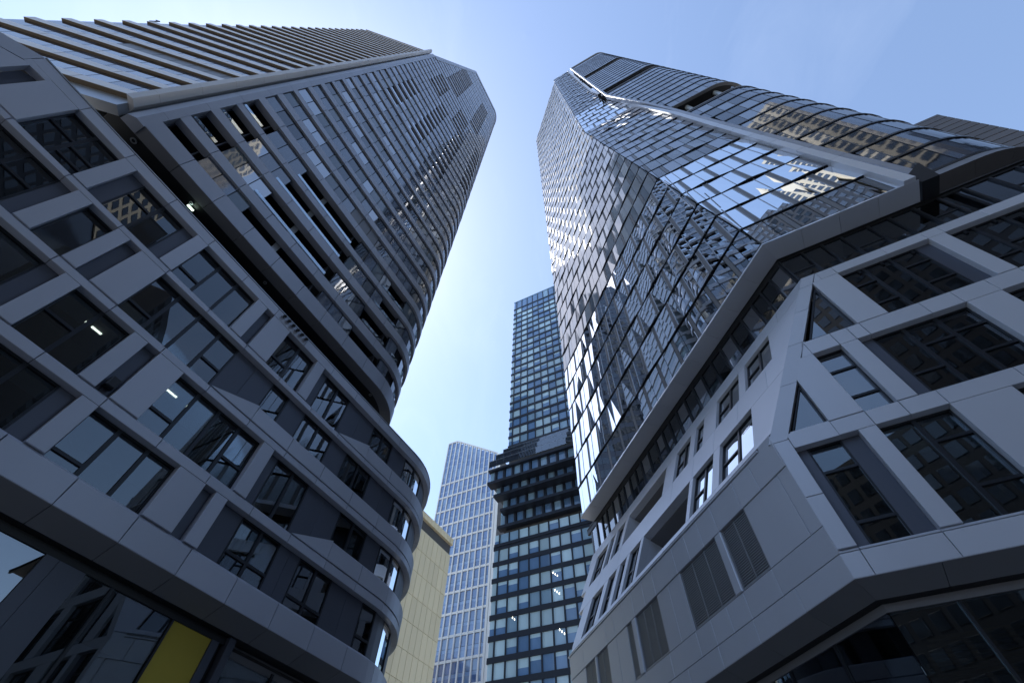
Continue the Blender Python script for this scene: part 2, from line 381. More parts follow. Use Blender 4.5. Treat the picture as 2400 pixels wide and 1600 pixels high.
# gable-like slope at the far left of the parapet
pan(PL.prism([(-9.11, 24.23), (-12.5, 21.25), (-12.5, 20.30), (-9.11, 23.2)], -.40, 0, 'panel'))
pan(PL.prism([(-9.11 + GAP, 23.2), (-9.11 + GAP, 23.56), (-8.2, 23.56), (-8.2, 23.98 - .7)], -.40, -.003, 'panel'))
pan(PL.prism([(-8.86, 20.58), (-8.86, 23.35), (-9.3, 22.98), (-12.0, 20.66), (-12.0, 20.58)], -.40, -.006, 'panel'))
def win(u0, u1, z0, z1, **k):
    return window(LPB, PL, u0, u1, z0, z1, .38, **k)
def dark(u0, u1, z0, z1): dpan(lp(u0 + .004, u1 - .004, z0, z1, -.45, -.36, 'dark_panel'))
def cwin(u0, u1, z0, z1, mull):
    """window on the rounded corner: curved frame, curved panes, dark room wall behind"""
    mid = PLP.P((u0 + u1) / 2, (z0 + z1) / 2); mb = MB()
    def put(*a):
        _, mk, Mw, mt = PLP.box(*a, step=.3); v, f = mk(); d_ = Mw.translation - mid
        mb.add([Vector(p) + d_ for p in v], f, mt)
    for a, b_, c, d in ((u0, u0 + .07, z0, z1), (u1 - .07, u1, z0, z1), (u0 + .07, u1 - .07, z0, z0 + .07), (u0 + .07, u1 - .07, z1 - .07, z1), *[(q - .07, q + .07, z0 + .07, z1 - .07) for q in mull]):
        put(a, b_, c, d, -.47, -.35, 'frame')
    wn = link('window', mb.mesh('window'), Matrix.Translation(mid), LPB)
    xs = [u0 + .07] + [e for q in mull for e in (q - .07, q + .07)] + [u1 - .07]
    for i in range(0, len(xs), 2): part(wn, 'pane', PLP.box(xs[i], xs[i + 1], z0 + .07, z1 - .07, -.44, -.42, 'glass', step=.25))
    part(wn, 'room', PLP.box(u0 - .2, u1 + .2, z0 - .2, z1 + .1, -1.9, -1.8, 'room', step=.4))
# first storey
win(-9.0, 1.48, 11.20, 13.44, mull=(-7, -4.6, -2.15, .30)); dark(1.48, 2.08, 11.20, 13.44)
win(2.72, 6.36, 11.20, 13.44, mull=(3.91, 5.15), trans=((0, 11.66),), label='window of three tall panes mirroring the sky')
dark(7.65, 8.22, 11.2, 13.44)
dark(8.84, 10.05, 11.2, 13.44); win(10.05, 12.42, 11.2, 13.44, mull=(11.25,), trans=((0, 11.9), (1, 11.9)), curtain=((10.15, 10.9), (11.35, 11.7)))
dark(12.42, 13.08, 11.2, 13.44); dark(13.08, 13.75, 11.2, 13.44); win(13.75, 16.1, 11.2, 13.44, mull=(14.93,), trans=((0, 11.75), (1, 11.75)))
dark(16.1, 17.35, 11.2, 13.44); dark(17.35, 18.6, 11.2, 13.44); win(18.6, 19.8, 11.2, 13.44, trans=((0, 11.9),)); dark(19.8, 20.95, 11.2, 13.44)
cwin(20.95, 22.6, 11.2, 13.44, ()); dark(22.6, 25, 11.2, 13.44); cwin(25, 27.2, 11.2, 13.44, ())
# second storey
win(-9.0, -2.15, 13.95, 16.8, mull=(-6.9, -4.6)); dark(-2.15, -1.55, 13.95, 16.8)
win(-.92, 1.48, 13.95, 16.8, mull=(.29,), trans=((0, 15.4),), lights=((-.32, .22, 1.1), (.48, .92, 1.1)), label='dark window with two lit ceiling strips')
dark(2.13, 2.72, 13.95, 16.8)
win(3.95, 8.8, 13.95, 16.8, mull=(5.15, 6.34, 7.55), trans=((0, 14.9), (3, 15.1)), lights=((4.1, 4.8, 1.2),))
dark(9.5, 10.1, 13.95, 16.8); win(10.1, 12.43, 13.95, 16.8, mull=(11.25,), curtain=((10.2, 11.15), (11.35, 12.3)))
dark(12.43, 13.7, 13.95, 16.8); dark(13.7, 15.0, 14.2, 16.8); win(15.0, 17.4, 14.95, 16.8, mull=(16.2,), curtain=((15.1, 16.0),))
dark(17.4, 18.7, 14.95, 16.8); cwin(18.7, 21.4, 14.95, 16.8, (20.05,)); dark(21.4, 23.7, 14.95, 16.8); cwin(23.7, 26.5, 14.95, 16.8, (25.1,))
# third storey
win(-9.2, -4.56, 17.25, 20.18, mull=(-8.1, -6.9, -5.77), trans=((3, 18.9), (2, 18.9))); dark(-4.56, -3.99, 17.25, 20.18)
win(-3.34, -2.12, 17.25, 20.18, trans=()); dark(-1.52, -.95, 17.25, 20.18)
win(.32, 5.15, 17.25, 20.18, mull=(1.53, 2.74, 3.96), trans=((0, 18.1), (3, 18.4)))
dark(5.15, 6.4, 17.25, 20.18); dark(6.4, 7.62, 17.8, 20.18); win(7.62, 8.86, 18.2, 20.18); dark(8.86, 10.12, 18.2, 20.18)
win(10.12, 12.47, 18.2, 20.18, mull=(11.3,), curtain=((10.2, 10.8), (11.7, 12.4))); dark(12.47, 13.82, 18.2, 20.18); win(13.82, 16.2, 18.2, 20.18, mull=(15.0,), lights=((14.0, 14.4, .9),))
dark(16.2, 17.5, 18.2, 20.18); dark(17.5, 18.7, 18.2, 20.18); cwin(18.7, 21.4, 18.2, 20.18, (20.05,)); dark(21.4, 23.7, 18.2, 20.18); cwin(23.7, 26.5, 18.2, 20.18, (25.1,))
# fourth storey
dpan(PL.prism([(-8.83, 20.58), (-8.24, 20.58), (-8.24, 23.5), (-8.83, 23.0)], -.45, -.36, 'dark_panel'))
win(-6.94, -4.60, 20.57, 23.55, mull=(-5.77,), trans=((0, 22.3), (1, 22.0), (1, 21.3)))
dark(-3.95, -3.30, 20.57, 23.55); win(-3.30, -.92, 20.57, 23.55, mull=(-2.08,), trans=((0, 22.5),)); dark(-.92, -.33, 20.57, 23.55)
win(.35, 3.96, 20.57, 23.55, mull=(1.55, 2.76), trans=((0, 21.5),)); dark(4.64, 5.18, 20.57, 23.55)
win(6.45, 8.88, 20.57, 23.55, mull=(7.66,), trans=((0, 21.6),)); dark(9.54, 10.14, 20.57, 23.55)
win(10.14, 12.42, 20.57, 23.55, mull=(11.28,), curtain=((10.2, 11.2), (11.4, 12.0))); dark(12.42, 13.7, 20.57, 23.55); dark(13.7, 15.05, 20.9, 23.55)
win(15.05, 17.2, 21.6, 23.55, mull=(16.1,), curtain=((15.1, 15.9),)); dark(17.2, 18.75, 21.6, 23.55); cwin(18.75, 21.4, 21.6, 23.55, (20.05,)); dark(21.4, 23.7, 21.6, 23.55); cwin(23.7, 26.5, 21.6, 23.55, (25.1,))
# open casement in the fourth storey
ca = MB(); rf = PL.M(-1.5, 20.75, -.30) @ Matrix.Rotation(R(-14), 4, 'X')
for bx in ((-.5, .5, 0, .06), (-.5, .5, 1.24, 1.3), (-.5, -.44, .06, 1.24), (.44, .5, .06, 1.24)):
    v, f = box_t(bx[1] - bx[0], .06, bx[3] - bx[2]); ca.add([Vector(p) + Vector(((bx[0] + bx[1]) / 2, 0, (bx[2] + bx[3]) / 2)) for p in v], f, 'frame')
cs = link('casement', ca.mesh('casement'), rf, LPB); cs['label'] = 'casement tilted open'
v, f = box_t(.88, .02, 1.18); pb = MB(); pb.add([Vector(p) + Vector((0, 0, .65)) for p in v], f, 'glass_mirror'); link('pane', pb.mesh('pane'), rf, cs)
# soffit bevel, dark soffit, core walls, roof
sof = Batch(LPB, 'soffit_panel')
for a, b_ in zip(grid(-12.5, 27.5, 2.41)[:-1], grid(-12.5, 27.5, 2.41)[1:]):
    sof(PLP.strip([(0.0, 10.05), (-.9, 9.64), (-.9, 9.75), (-.04, 10.12)], a + GAP, b_ - GAP, 'soffit'))
    sof(PLP.strip([(-.93, 9.64), (-1.5, 9.64), (-1.5, 9.74), (-.93, 9.74)], a + GAP, b_ - GAP, 'black'))
part(LPB, 'wall', PLP.box(-12.5, 27.4, 9.8, 23.8, -3.6, -3.3, 'concrete'))
part(LPB, 'roof', PLP.box(-9.5, 27.4, 23.75, 23.9, -5.0, -.45, 'concrete'))
part(LPB, 'parapet_cap', PLP.box(-9.1, 27.5, 24.235, 24.30, -.5, .03, 'mull'))
# shop front under the block
def sf(u0, u1, z0, z1, w0, w1, mat, nm, label=None): return part(LPB, nm, PL.box(u0, u1, z0, z1, w0, w1, mat), label)
sf(-4, 5.18, 0, 9.36, -1.36, -1.30, 'glass_mirror', 'shop_window', 'large pane mirroring blue sky')
sf(5.18, 5.62, 0, 9.36, -1.40, -1.22, 'dark_panel', 'wall_panel'); sf(5.635, 6.55, 0, 9.36, -1.40, -1.22, 'dark_panel', 'wall_panel')
sf(6.55, 7.55, 0, 9.36, -1.36, -1.30, 'glass', 'shop_window'); sf(7.55, 7.65, 0, 9.36, -1.42, -1.24, 'frame', 'mullion'); sf(7.65, 10.12, 0, 9.36, -1.36, -1.30, 'glass', 'shop_window')
sf(10.12, 10.2, 0, 9.36, -1.42, -1.22, 'frame', 'mullion'); sf(10.2, 12.0, 0, 9.36, -1.36, -1.28, 'yellow', 'yellow_panel', 'yellow panel')
sf(12.0, 12.35, 0, 9.36, -1.42, -1.20, 'dark_panel', 'post'); sf(12.36, 12.62, 0, 9.36, -1.6, -1.45, 'black', 'slot_panel'); sf(12.63, 12.95, 0, 9.64, -1.45, -1.05, 'dark_panel', 'post')
sf(13.0, 15.6, 0, 9.2, -1.7, -1.62, 'glass', 'shop_window'); sf(15.6, 15.72, 0, 9.36, -1.75, -1.5, 'frame', 'mullion'); sf(15.72, 19, 0, 9.2, -1.7, -1.62, 'glass', 'shop_window')
part(LPB, 'lintel', PL.box(-12, 12.6, 9.37, 9.63, -1.5, -1.24, 'black')); part(LPB, 'lintel', PL.box(12.96, 24, 9.21, 9.63, -1.9, -1.58, 'soffit'))
part(LPB, 'wall', PL.box(-12, 24, 0, 9.6, -7.3, -7.0, 'concrete')); part(LPB, 'ceiling', PL.box(-12, 24, 9.45, 9.55, -7.0, -1.55, 'room'))
pan.flush(); dpan.flush(); sof.flush()
# things fixed to the block
sc_ = thing('wall_speaker', 'dark box speaker mounted on the dark recessed panel of the left low block', 'speaker', PL.P(2.42, 14.35, -.36))
part(sc_, 'housing', PL.box(2.25, 2.60, 14.28, 14.75, -.28, .02, 'black', .04)); part(sc_, 'bracket', PL.box(2.36, 2.48, 14.40, 14.62, -.355, -.285, 'frame')); part(sc_, 'cable', PL.box(2.30, 2.33, 14.08, 14.27, -.33, -.30, 'black'))
pls = [PL.P(5.59 + i * .366, 24.03, 0) for i in range(6)]
LS = ['floodlight nearest the upper left end of the row', 'second floodlight from the upper left of the row', 'third floodlight from the upper left of the row',
      'third floodlight from the lower right of the row', 'second floodlight from the lower right of the row', 'floodlight nearest the lower right end of the row']
for i in range(6):
    u = 5.59 + i * .366
    t_ = thing('floodlight', LS[i] + ' on the left block roof', 'floodlight', PL.P(u, 24.03, 0), 'floodlights on the roof edge of the left low block')
    part(t_, 'mount', PL.box(u - .13, u + .13, 23.90, 24.16, .005, .05, 'mull'))
    hv = []; hf = []
    for j in range(12):
        an = j * math.pi / 6
        for (rr, yy) in ((.06, .06), (.105, .12), (.10, .26), (.08, .25)): hv.append((rr * math.cos(an), yy, rr * math.sin(an)))
    for j in range(12):
        a, b_ = j * 4, ((j + 1) % 12) * 4
        for q in range(3): hf.append((a + q, a + q + 1, b_ + q + 1, b_ + q))
    hf.append([j * 4 for j in range(12)]); hf.append([j * 4 + 3 for j in range(12)][::-1])
    part(t_, 'lamp_head', (('flood',), lambda: (hv, hf), PL.M(u, 24.02, .03) @ Matrix.Rotation(R(-35), 4, 'X'), 'black'))

# ================================================================== left tower with ledges
TR = Face(30, -19.6); TRP = Path(30, n30 * -19.6, 14.0, 5.3, 110); T_END = 23.5
TL = Face(75, -9.475 * .94)
LTW = thing('apartment_tower', 'tall left tower with stacked horizontal ledges, dark loggias and a rounded right end', 'tower', n30 * -26 + Vector((0, 0, 0)))
band = Batch(LTW, 'ledge_panel'); pane = Batch(LTW, 'pane'); blk = Batch(LTW, 'loggia'); rail = Batch(LTW, 'glass_guard'); ulo = Batch(LTW, 'ledge_soffit')
def left_u(z): return -5.85 if z < 118.5 else -5.85 + (z - 118.5) * 7.1 / 58.5
def tr(u0, u1, z0, z1, w0, w1, mat, c=0.0, top=0.0):
    if u1 <= TRP.sa: return TR.box(u0, u1, z0, z1, w0, w1, mat, c, top)
    return TRP.box(u0, u1, z0, z1, w0, w1, mat, top, .45)
LOG = [((0, 3), -5.85, -4.02), ((0, 2), -.95, 6.12), ((3, 3), -.4, 6.12), ((0, 1), 10.3, 13.25), ((2, 3), 10.4, 13.7), ((0, 0), 14.1, 15.2), ((1, 1), 14.1, 15.3),
       ((14, 19), -3.62, -.95), ((14, 23), 1.6, 4.38), ((14, 21), 7.25, 9.6), ((22, 23), 7.7, 10.0), ((24, 28), -2.93, .38), ((24, 28), 5.75, 8.9), ((30, 41), -1.1, 2.85), ((30, 41), 8.35, 12.2), ((17, 26), 13.2, 15.2)]
def in_log(s, u): return any(a <= s <= b_ and q0 - .01 <= u <= q1 - .3 for (a, b_), q0, q1 in LOG)
NF = 47; rnd = random.Random(11)
for s in range(NF + 1):
    zb, zt = (27.0, 28.45) if s == 0 else (29.94 + 3.08 * (s - 1), 31.1 + 3.08 * (s - 1))
    if s % 3 == 0 and s: zt -= .25
    if zb > 175: break
    lu = left_u(zb)
    st = 2.28
    j = -5.95 if lu <= -5.8 else lu
    qs = [j] + [q for q in [-3.65 + st * i for i in range(13)] if q > j + .3]
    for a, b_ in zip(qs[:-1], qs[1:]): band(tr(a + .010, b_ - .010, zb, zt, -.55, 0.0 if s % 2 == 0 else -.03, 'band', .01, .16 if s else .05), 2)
    # strip above this band
    z0, z1 = zt - .12, 29.94 + 3.08 * s + .25
    if z0 > 173: continue
    lu = left_u(z0)
    q = -5.85
    while q < T_END - 1.2:
        b_ = q + 1.14
        if q >= lu - .4 and not in_log(s, q + .2):
            d = rnd.random(); ph = (q * .37 + s * .9) % 3.1
            mat = 'tglass3' if ph < .75 else ('spandrel' if d < .62 else ('tglass' if d < .8 else 'tglass2'))
            if (s in (4, 5) and 4.4 < q < 7.6 and s == 4): mat = 'vent'
            blk(tr(q - .01, b_ + .01, z0, z1 + .05, -.45, -.34, 'frame'), .2)
            rc = .20 - .13 * max(0, min(1, (z0 - 40) / 100)); pane(tr(q + .03, b_ - .03, z0, z1, -rc - .08, -rc, mat), 1)
        q = b_
    for (a, b__), q0, q1 in LOG:
        if a <= s <= b__:
            q0c = max(q0, lu)
            blk(tr(q0c, q1, z0 - .3, z1 + .2, -2.6, -2.5, 'black'), 2); blk(tr(q0c, q0c + .08, z0 - .3, z1 + .1, -2.5, -.6, 'dark_panel'), 1.2); blk(tr(q1 - .08, q1, z0 - .3, z1 + .1, -2.5, -.6, 'dark_panel'), 1.2)
            blk(tr(q0c, q1, z1 + .1, z1 + .16, -2.5, -.56, 'black'), 2)
            if s > 0 or a > 0: rail(tr(q0c + .1, q1 - .1, zt + .03, zt + .38, -.12, -.09, 'rail_glass'), 1)
            if q1 - q0 > 5 and s < 4: blk(tr(2.45 - .1 * s, 2.85 - .1 * s, z0 - .2, z1, -.9, -.6, 'mull'), 1)
band.flush(); pane.flush(); rail.flush(); blk.flush()
# pale ledges and windows of the left face
lf = Batch(LTW, 'pale_ledge'); lp_ = Batch(LTW, 'window_pane'); lbs = Batch(LTW, 'brown_panel')
UF, UN = -31.87, -19.27
for s in range(29):
    zb = 28.36 + 2.895 * s; zt = zb + .92
    if zt > 113: break
    for i, (a, b_) in enumerate(zip(grid(UF, UN, 3.15)[:-1], grid(UF, UN, 3.15)[1:])):
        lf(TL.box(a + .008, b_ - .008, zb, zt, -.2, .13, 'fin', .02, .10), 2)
    lbs(TL.box(UF + .02, UN, zb - .03, zb - .005, -.3, .12, 'brown'), 2)  # brown strip under each ledge, painted for the warm ground bounce
    cells = grid(UF, UN, 1.15)
    for i, (a, b_) in enumerate(zip(cells[:-1], cells[1:])):
        d = rnd.random(); lpm = 'tglass3' if (i * 3 + s * 5) % 7 in (0, 1, 3, 4) else 'spandrel'
        if s in (3, 9) and i > 3: lpm = 'vent'
        open_ = (s > 20 and i < 1) or (s > 14 and s < 28 and i > 7 and s > 17)
        if not open_: lp_(TL.box(a + .025, b_ - .025, zt + .02, zb + 2.86, -.13, -.04, lpm), 1)
lf.flush(); lp_.flush(); lbs.flush()
part(LTW, 'wall', TL.box(UF + .3, UN, 27.0, 113.2, -.7, -.14, 'mull'))
part(LTW, 'end_wall', TL.box(UF, UF + .3, 27.0, 113.2, -14, -.12, 'fin'))
part(LTW, 'roof', TL.box(UF, UN, 113.2, 113.5, -12, .1, 'fin'))
part(LTW, 'brown_panel', TL.box(UF, UF + 1.2, 107.0, 113.2, -.12, -.05, 'brown'))
# corner frame: two rails separated by a shadow gap
def plan_prism(pts, z0, z1, mat):
    v = [(x, y, z0) for x, y in pts] + [(x, y, z1) for x, y in pts]; n = len(pts)
    c = Vector((sum(p[0] for p in pts) / n, sum(p[1] for p in pts) / n, (z0 + z1) / 2))
    f = [list(range(n))[::-1], list(range(n, 2 * n))] + [(i, (i + 1) % n, n + (i + 1) % n, n + i) for i in range(n)]
    sa = sum(pts[i][0] * pts[(i + 1) % n][1] - pts[(i + 1) % n][0] * pts[i][1] for i in range(n))
    if sa < 0: f = [list(q)[::-1] for q in f]
    return (None, lambda: ([Vector(p) - c for p in v], f), Matrix.Translation(c), mat)
fr_ = Batch(LTW, 'frame_panel')
def rp(u, w): p = TR.P(u, 0, w); return (p.x, p.y)
def lpnt(u, w): p = TL.P(u, 0, w); return (p.x, p.y)
RA = [rp(-5.87, 0), rp(-6.32, .02), rp(-6.66, -.22), rp(-6.72, -.75), rp(-5.87, -.75)]
RB = [lpnt(UN, -.55), lpnt(UN, .30), rp(-7.25, -.02), rp(-6.92, -.34), rp(-6.92, -1.1)]
zz = [26.9] + [29.0 + 4.1 * i for i in range(22)] + [118.5]
for a, b_ in zip(zz[:-1], zz[1:]):
    if b_ > a + .1:
        fr_(plan_prism(RA, a + .012, b_ - .012, 'band'), 2); fr_(plan_prism(RB, a + .9, b_ + .9 - .024, 'fin'), 2)
for i in range(15):                                             # leaning upper frame
    za = 118.5 + 59 * i / 15; zc = 118.5 + 59 * (i + 1) / 15
    fr_(TR.prism([(left_u(za) - .35, za + .03), (left_u(za) + .6, za + .03), (left_u(zc) + .6, zc - .03), (left_u(zc) - .35, zc - .03)], -.75, .03, 'band'), 1)
fr_.flush()
part(LTW, 'gap_lining', plan_prism([rp(-6.74, -.8), rp(-6.93, -.8), rp(-6.93, -1.2), rp(-6.74, -1.2)], 27.2, 113, 'black'))
# mass behind the facades, roof parapet, soffit
part(LTW, 'wall', TR.prism([(-5.9, 27.3), (-5.9, 118), (1.2, 176.8), (14, 176.8), (14, 27.3)], -12.0, -2.65, 'concrete'))
BM = [rp(-5.5, -12.05), rp(20.5, -12.05), rp(33, -30), rp(-5.5, -30)]
part(LTW, 'rear_wing', plan_prism(BM, 27.3, 176, 'tglass2'))
def grow(p, k): cx, cy_ = sum(q[0] for q in BM) / 4, sum(q[1] for q in BM) / 4; return (cx + (p[0] - cx) * k, cy_ + (p[1] - cy_) * k)
for s in range(1, 47): part(LTW, 'rear_ledge', plan_prism([grow(p, 1.012) for p in BM], 29.94 + 3.08 * s, 31.1 + 3.08 * s, 'band'))
part(LTW, 'wall', TRP.box(13.9, T_END, 28.5, 177, -.95, -.36, 'frame', step=.5))
part(LTW, 'wall', TRP.box(13.9, T_END, 27.3, 176.8, -3.0, -2.65, 'concrete', step=.5)); part(LTW, 'wall', TRP.box(13.9, T_END, 28.5, 177, -.95, -.36, 'frame', step=.5))
part(LTW, 'parapet', TR.box(1.2, 14, 176.2, 178.6, -.6, .05, 'band')); part(LTW, 'parapet', TRP.box(14, T_END, 176.2, 178.6, -.6, .05, 'band', step=.5))
so = Batch(LTW, 'soffit_panel')
for a, b_ in zip([-5.95] + [-3.65 + 2.28 * i for i in range(12)], [-3.65 + 2.28 * i for i in range(13)]):
    so(TRP.strip([(0.0, 26.99), (-.8, 26.97), (-.8, 27.05), (0, 27.05)], a + .012, b_ - .012, 'soffit', .45))
so.flush()
part(LTW, 'soffit', TRP.box(-7.2, T_END, 27.02, 27.10, -3.2, -.83, 'black', step=.45)); part(LTW, 'soffit', TR.box(-7.2, 14, 27.03, 27.12, -14, -3.2, 'black'))
part(LTW, 'base_wall', TR.box(-7, 16, 23.9, 27.0, -3.6, -3.4, 'black'))
for i, (x, y, nm) in enumerate(((-20.82, 5.47, 'ring downlight in the dark soffit by the corner of the left tower'), (-18.91, 8.73, 'small downlight in the dark soffit beside the lit exit sign'),
                                (-16.02, 13.72, 'small downlight in the dark soffit above the lit window reflection'), (-10.56, 22.9, 'small downlight in the soffit at the rounded end of the left tower'))):
    t_ = thing('downlight', nm, 'downlight', (x, y, 27.0), 'downlights in the soffit of the left tower')
    ro, ri = (.17, .10) if i == 0 else (.11, .06)
    v = []; f = []
    for j in range(16):
        an = j * math.pi / 8
        for rr, z in ((ri, 0), (ro, 0), (ro, -.05), (ri, -.05)): v.append((rr * math.cos(an), rr * math.sin(an), z))
    for j in range(16):
        a, b_ = j * 4, ((j + 1) % 16) * 4
        for q in range(4): f.append((a + q, b_ + q, b_ + (q + 1) % 4, a + (q + 1) % 4))
    part(t_, 'ring', (('ring', ro), lambda: (v, f), Matrix.Translation((x, y, 27.0)), 'mull'))
    part(t_, 'lens', (('lens', ri), lambda: ([(ri * math.cos(j * math.pi / 8), ri * math.sin(j * math.pi / 8), 0) for j in range(16)] + [(ri * math.cos(j * math.pi / 8), ri * math.sin(j * math.pi / 8), -.02) for j in range(16)],
         [list(range(16)), list(range(31, 15, -1))] + [(j, (j + 1) % 16, 16 + (j + 1) % 16, 16 + j) for j in range(16)]), Matrix.Translation((x, y, 27.0)), 'black'))
ex = thing('exit_sign', 'small lit sign under the dark soffit between the left tower and its low block', 'sign', (-18.98, 8.98, 26.9))
part(ex, 'housing', TR.box(-1.93, -1.50, 26.72, 26.92, -1.36, -1.30, 'frame')); part(ex, 'lit_face', TR.box(-1.91, -1.52, 26.74, 26.90, -1.298, -1.29, 'sign_lit'))
part(ex, 'hanger', TR.box(-1.73, -1.70, 26.92, 27.02, -1.35, -1.31, 'frame'))

# ================================================================== right podium block
RB_ = thing('podium_building', 'pale grey panelled low block at lower right with a prow-like corner, slanted windows and louvres', 'building', Vector((18, 18, 0)))
P1 = Face(-15, 15.0); P1U = Face(-15, 15.0, .4268, 15.85); P2 = Face(-60, 18.3)
pan = Batch(RB_, 'panel'); dpan = Batch(RB_, 'dark_panel')
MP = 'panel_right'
def rrow(F, us, z0, z1, w0=-.40, w1=0.0, top=0.0, mat=MP):
    for a, b_ in zip(us[:-1], us[1:]): pan(F.box(a + GAP, b_ - GAP, z0 + GAP, z1 - GAP, w0, w1, mat, .012, top))
def v2(*a): return [-q for q in a][::-1]
# --- left-hand face, lower wall with louvres
G1 = [10.87, 13.32, 16.01, 18.6, 21.2, 23.9, 26.5, 29.1, 31.7, 35.2]
rrow(P1, G1, 9.64, 10.51)
rrow(P1, [10.87, 13.97, 15.96, 17.27, 18.57, 19.86, 22.4, 25.0, 26.3, 29.1, 32.7, 35.2], 10.51, 11.58)
rrow(P1, [10.87, 12.6, 13.97, 15.95, 17.26, 18.57, 19.9, 22.3, 23.6, 25.0, 26.3, 27.7, 29.0, 32.7, 35.2], 14.36, 15.78, w0=-.30, w1=.05)
LV = [(13.97, 15.86), (16.40, 19.80), (22.35, 24.98), (25.5, 26.2), (29.05, 30.7), (31.0, 32.65)]
for a, b_ in ((10.87, 11.5), (11.52, 13.96), (15.88, 16.38), (19.82, 21.1), (21.12, 22.33), (25.0, 25.48), (26.22, 27.7), (27.72, 29.03), (30.72, 30.98), (32.67, 35.2)):
    pan(P1.box(a + .004, b_ - .004, 11.58 + GAP, 14.36, -.30, .06 if a in (15.88, 25.0, 30.72) else -.003, MP, .04 if a in (15.88, 25.0, 30.72) else .01))
for a, b_ in LV:
    ref = P1.M((a + b_) / 2, 12.97, -.2); mb = MB(); z = 11.68
    while z < 14.3:
        P1.add(mb, a + .05, b_ - .05, z, z + .045, -.20, -.06, 'louver', ref); P1.add(mb, a + .05, b_ - .05, z + .045, z + .075, -.20, -.15, 'vent', ref); z += .098
    o = link('louver_blades', mb.mesh('louver_blades'), ref, RB_); o['kind'] = 'stuff'
    fb = MB()
    for bx in ((a + .005, a + .05, 11.6, 14.36), (b_ - .05, b_ - .005, 11.6, 14.36), (a + .05, b_ - .05, 11.6, 11.66), *[(q - .02, q + .02, 11.66, 14.36) for q in grid(a, b_, 1.0)[1:-1]]):
        P1.add(fb, *bx, -.20, -.03, 'louver', ref)
    link('louver_frame', fb.mesh('louver_frame'), ref, RB_)
    part(RB_, 'louver_back', P1.box(a, b_, 11.58, 14.36, -.32, -.25, 'frame'))
# ledge between the lower wall and the sloping upper wall
for a, b_ in zip(grid(11.75, 35.4, 3.94)[:-1], grid(11.75, 35.4, 3.94)[1:]):
    pan(P1.box(a + .01, b_ - .01, 15.80, 15.90, -.5, .10, MP, .01)); pan(P1.box(a + .01, b_ - .01, 15.91, 16.12, -.42, -.10, 'vent', .01))
pan(P1.box(10.90, 11.73, 15.79, 16.06, -.5, -.012, MP, .01))
# --- left-hand face, upper wall leaning back
def edge_u(z): return 10.85 - (z - 15.9) * (10.85 - 6.48) / (26.1 - 15.9)        # corner line in u
UEND = 39.0
def end_u(z): return 35.2 + (z - 16) * .42
def urow(us, z0, z1, w0=-.5):
    for a, b_ in zip(us[:-1], us[1:]): pan(P1U.box(a + GAP, b_ - GAP, z0 + GAP, z1 - GAP, w0, 0, MP, .01))
for z0, z1, us in ((16.14, 16.50, [13.0, 15.4, 18.1, 24.2, 27, 30, 33, 35.2]), (19.62, 21.70, [10.6, 13.3, 15.8, 18.2, 21.0, 24.5, 29.2, 33, 36.5]), (24.62, 26.10, [9.0, 11.2, 13.3, 15.8, 18.4, 21, 24.5, 29.2, 33, 38])):
    urow(us, z0, z1)
    e0, e1 = edge_u(z0), edge_u(z1)
    pan(P1U.prism([(e0 + .02, z0 + GAP), (us[0] - GAP, z0 + GAP), (us[0] - GAP, z1 - GAP), (e1 + .02, z1 - GAP)], -.45, 0, MP))
def upier(a, b_, z0, z1): pan(P1U.box(a + .004, b_ - .004, z0, z1, -.5, -.004, MP, .01))
for z0, z1, ops in ((16.50, 19.62, [(12.05, 15.1), (15.78, 18.05), (18.45, 24.6), (25.05, 26.75), (27.3, 28.35), (28.98, 30.45), (31.3, 33.6)]),
                    (21.70, 24.62, [(9.95, 12.46), (13.12, 15.66), (17.25, 18.35), (19.05, 21.1), (22.65, 29.2), (29.85, 31.4), (31.9, 32.9), (33.4, 35.9)])):
    e0, e1 = edge_u(z0), edge_u(z1)
    pan(P1U.prism([(e0 + .02, z0), (ops[0][0], z0), (ops[0][0], z1), (e1 + .02, z1)], -.45, -.004, MP))
    ed = [q for o in ops for q in o][1:] + [end_u(z0)]
    for a, b_ in zip(ed[0::2], ed[1::2]): upier(a, b_, z0, z1)
    for (a, b_) in ops:
        if b_ - a > 5:                                        # open loggia
            part(RB_, 'loggia_ceiling', P1U.box(a, b_, z1 - .05, z1 + .05, -3.2, -.5, 'soffit'))
            part(RB_, 'loggia_wall', P1U.box(a - .2, b_ + .2, z0 - .6, z1, -3.3, -3.15, 'frame')); part(RB_, 'loggia_cheek', P1U.box(b_, b_ + .1, z0 - .4, z1, -3.2, -.5, MP)); part(RB_, 'loggia_cheek', P1U.box(a - .1, a, z0 - .4, z1, -3.2, -.5, MP))
            for q in grid(a, b_, 1.3)[1:-1]: part(RB_, 'mullion', P1U.box(q - .04, q + .04, z0 - .5, z1, -3.12, -3.05, 'vent'))
            for q in ((.25, .62) if z0 > 20 else ()): 
                part(RB_, 'light_strip', P1U.box(a + (b_ - a) * q, a + (b_ - a) * q + .12, z1 - .09, z1 - .055, -1.6, -1.48, 'light')); part(RB_, 'light_strip', P1U.box(a + (b_ - a) * q - .35, a + (b_ - a) * q - .25, z1 - .09, z1 - .055, -2.0, -1.9, 'light'))
        else:
            window(RB_, P1U, a, b_, z0, z1, .22, mull=((a + b_) / 2,) if b_ - a > 1.3 else (), trans=((1 if b_ - a > 1.3 else 0, z0 + 1.5),), glass='glass_mirror' if a < 20 else 'glass', depth=2.2)
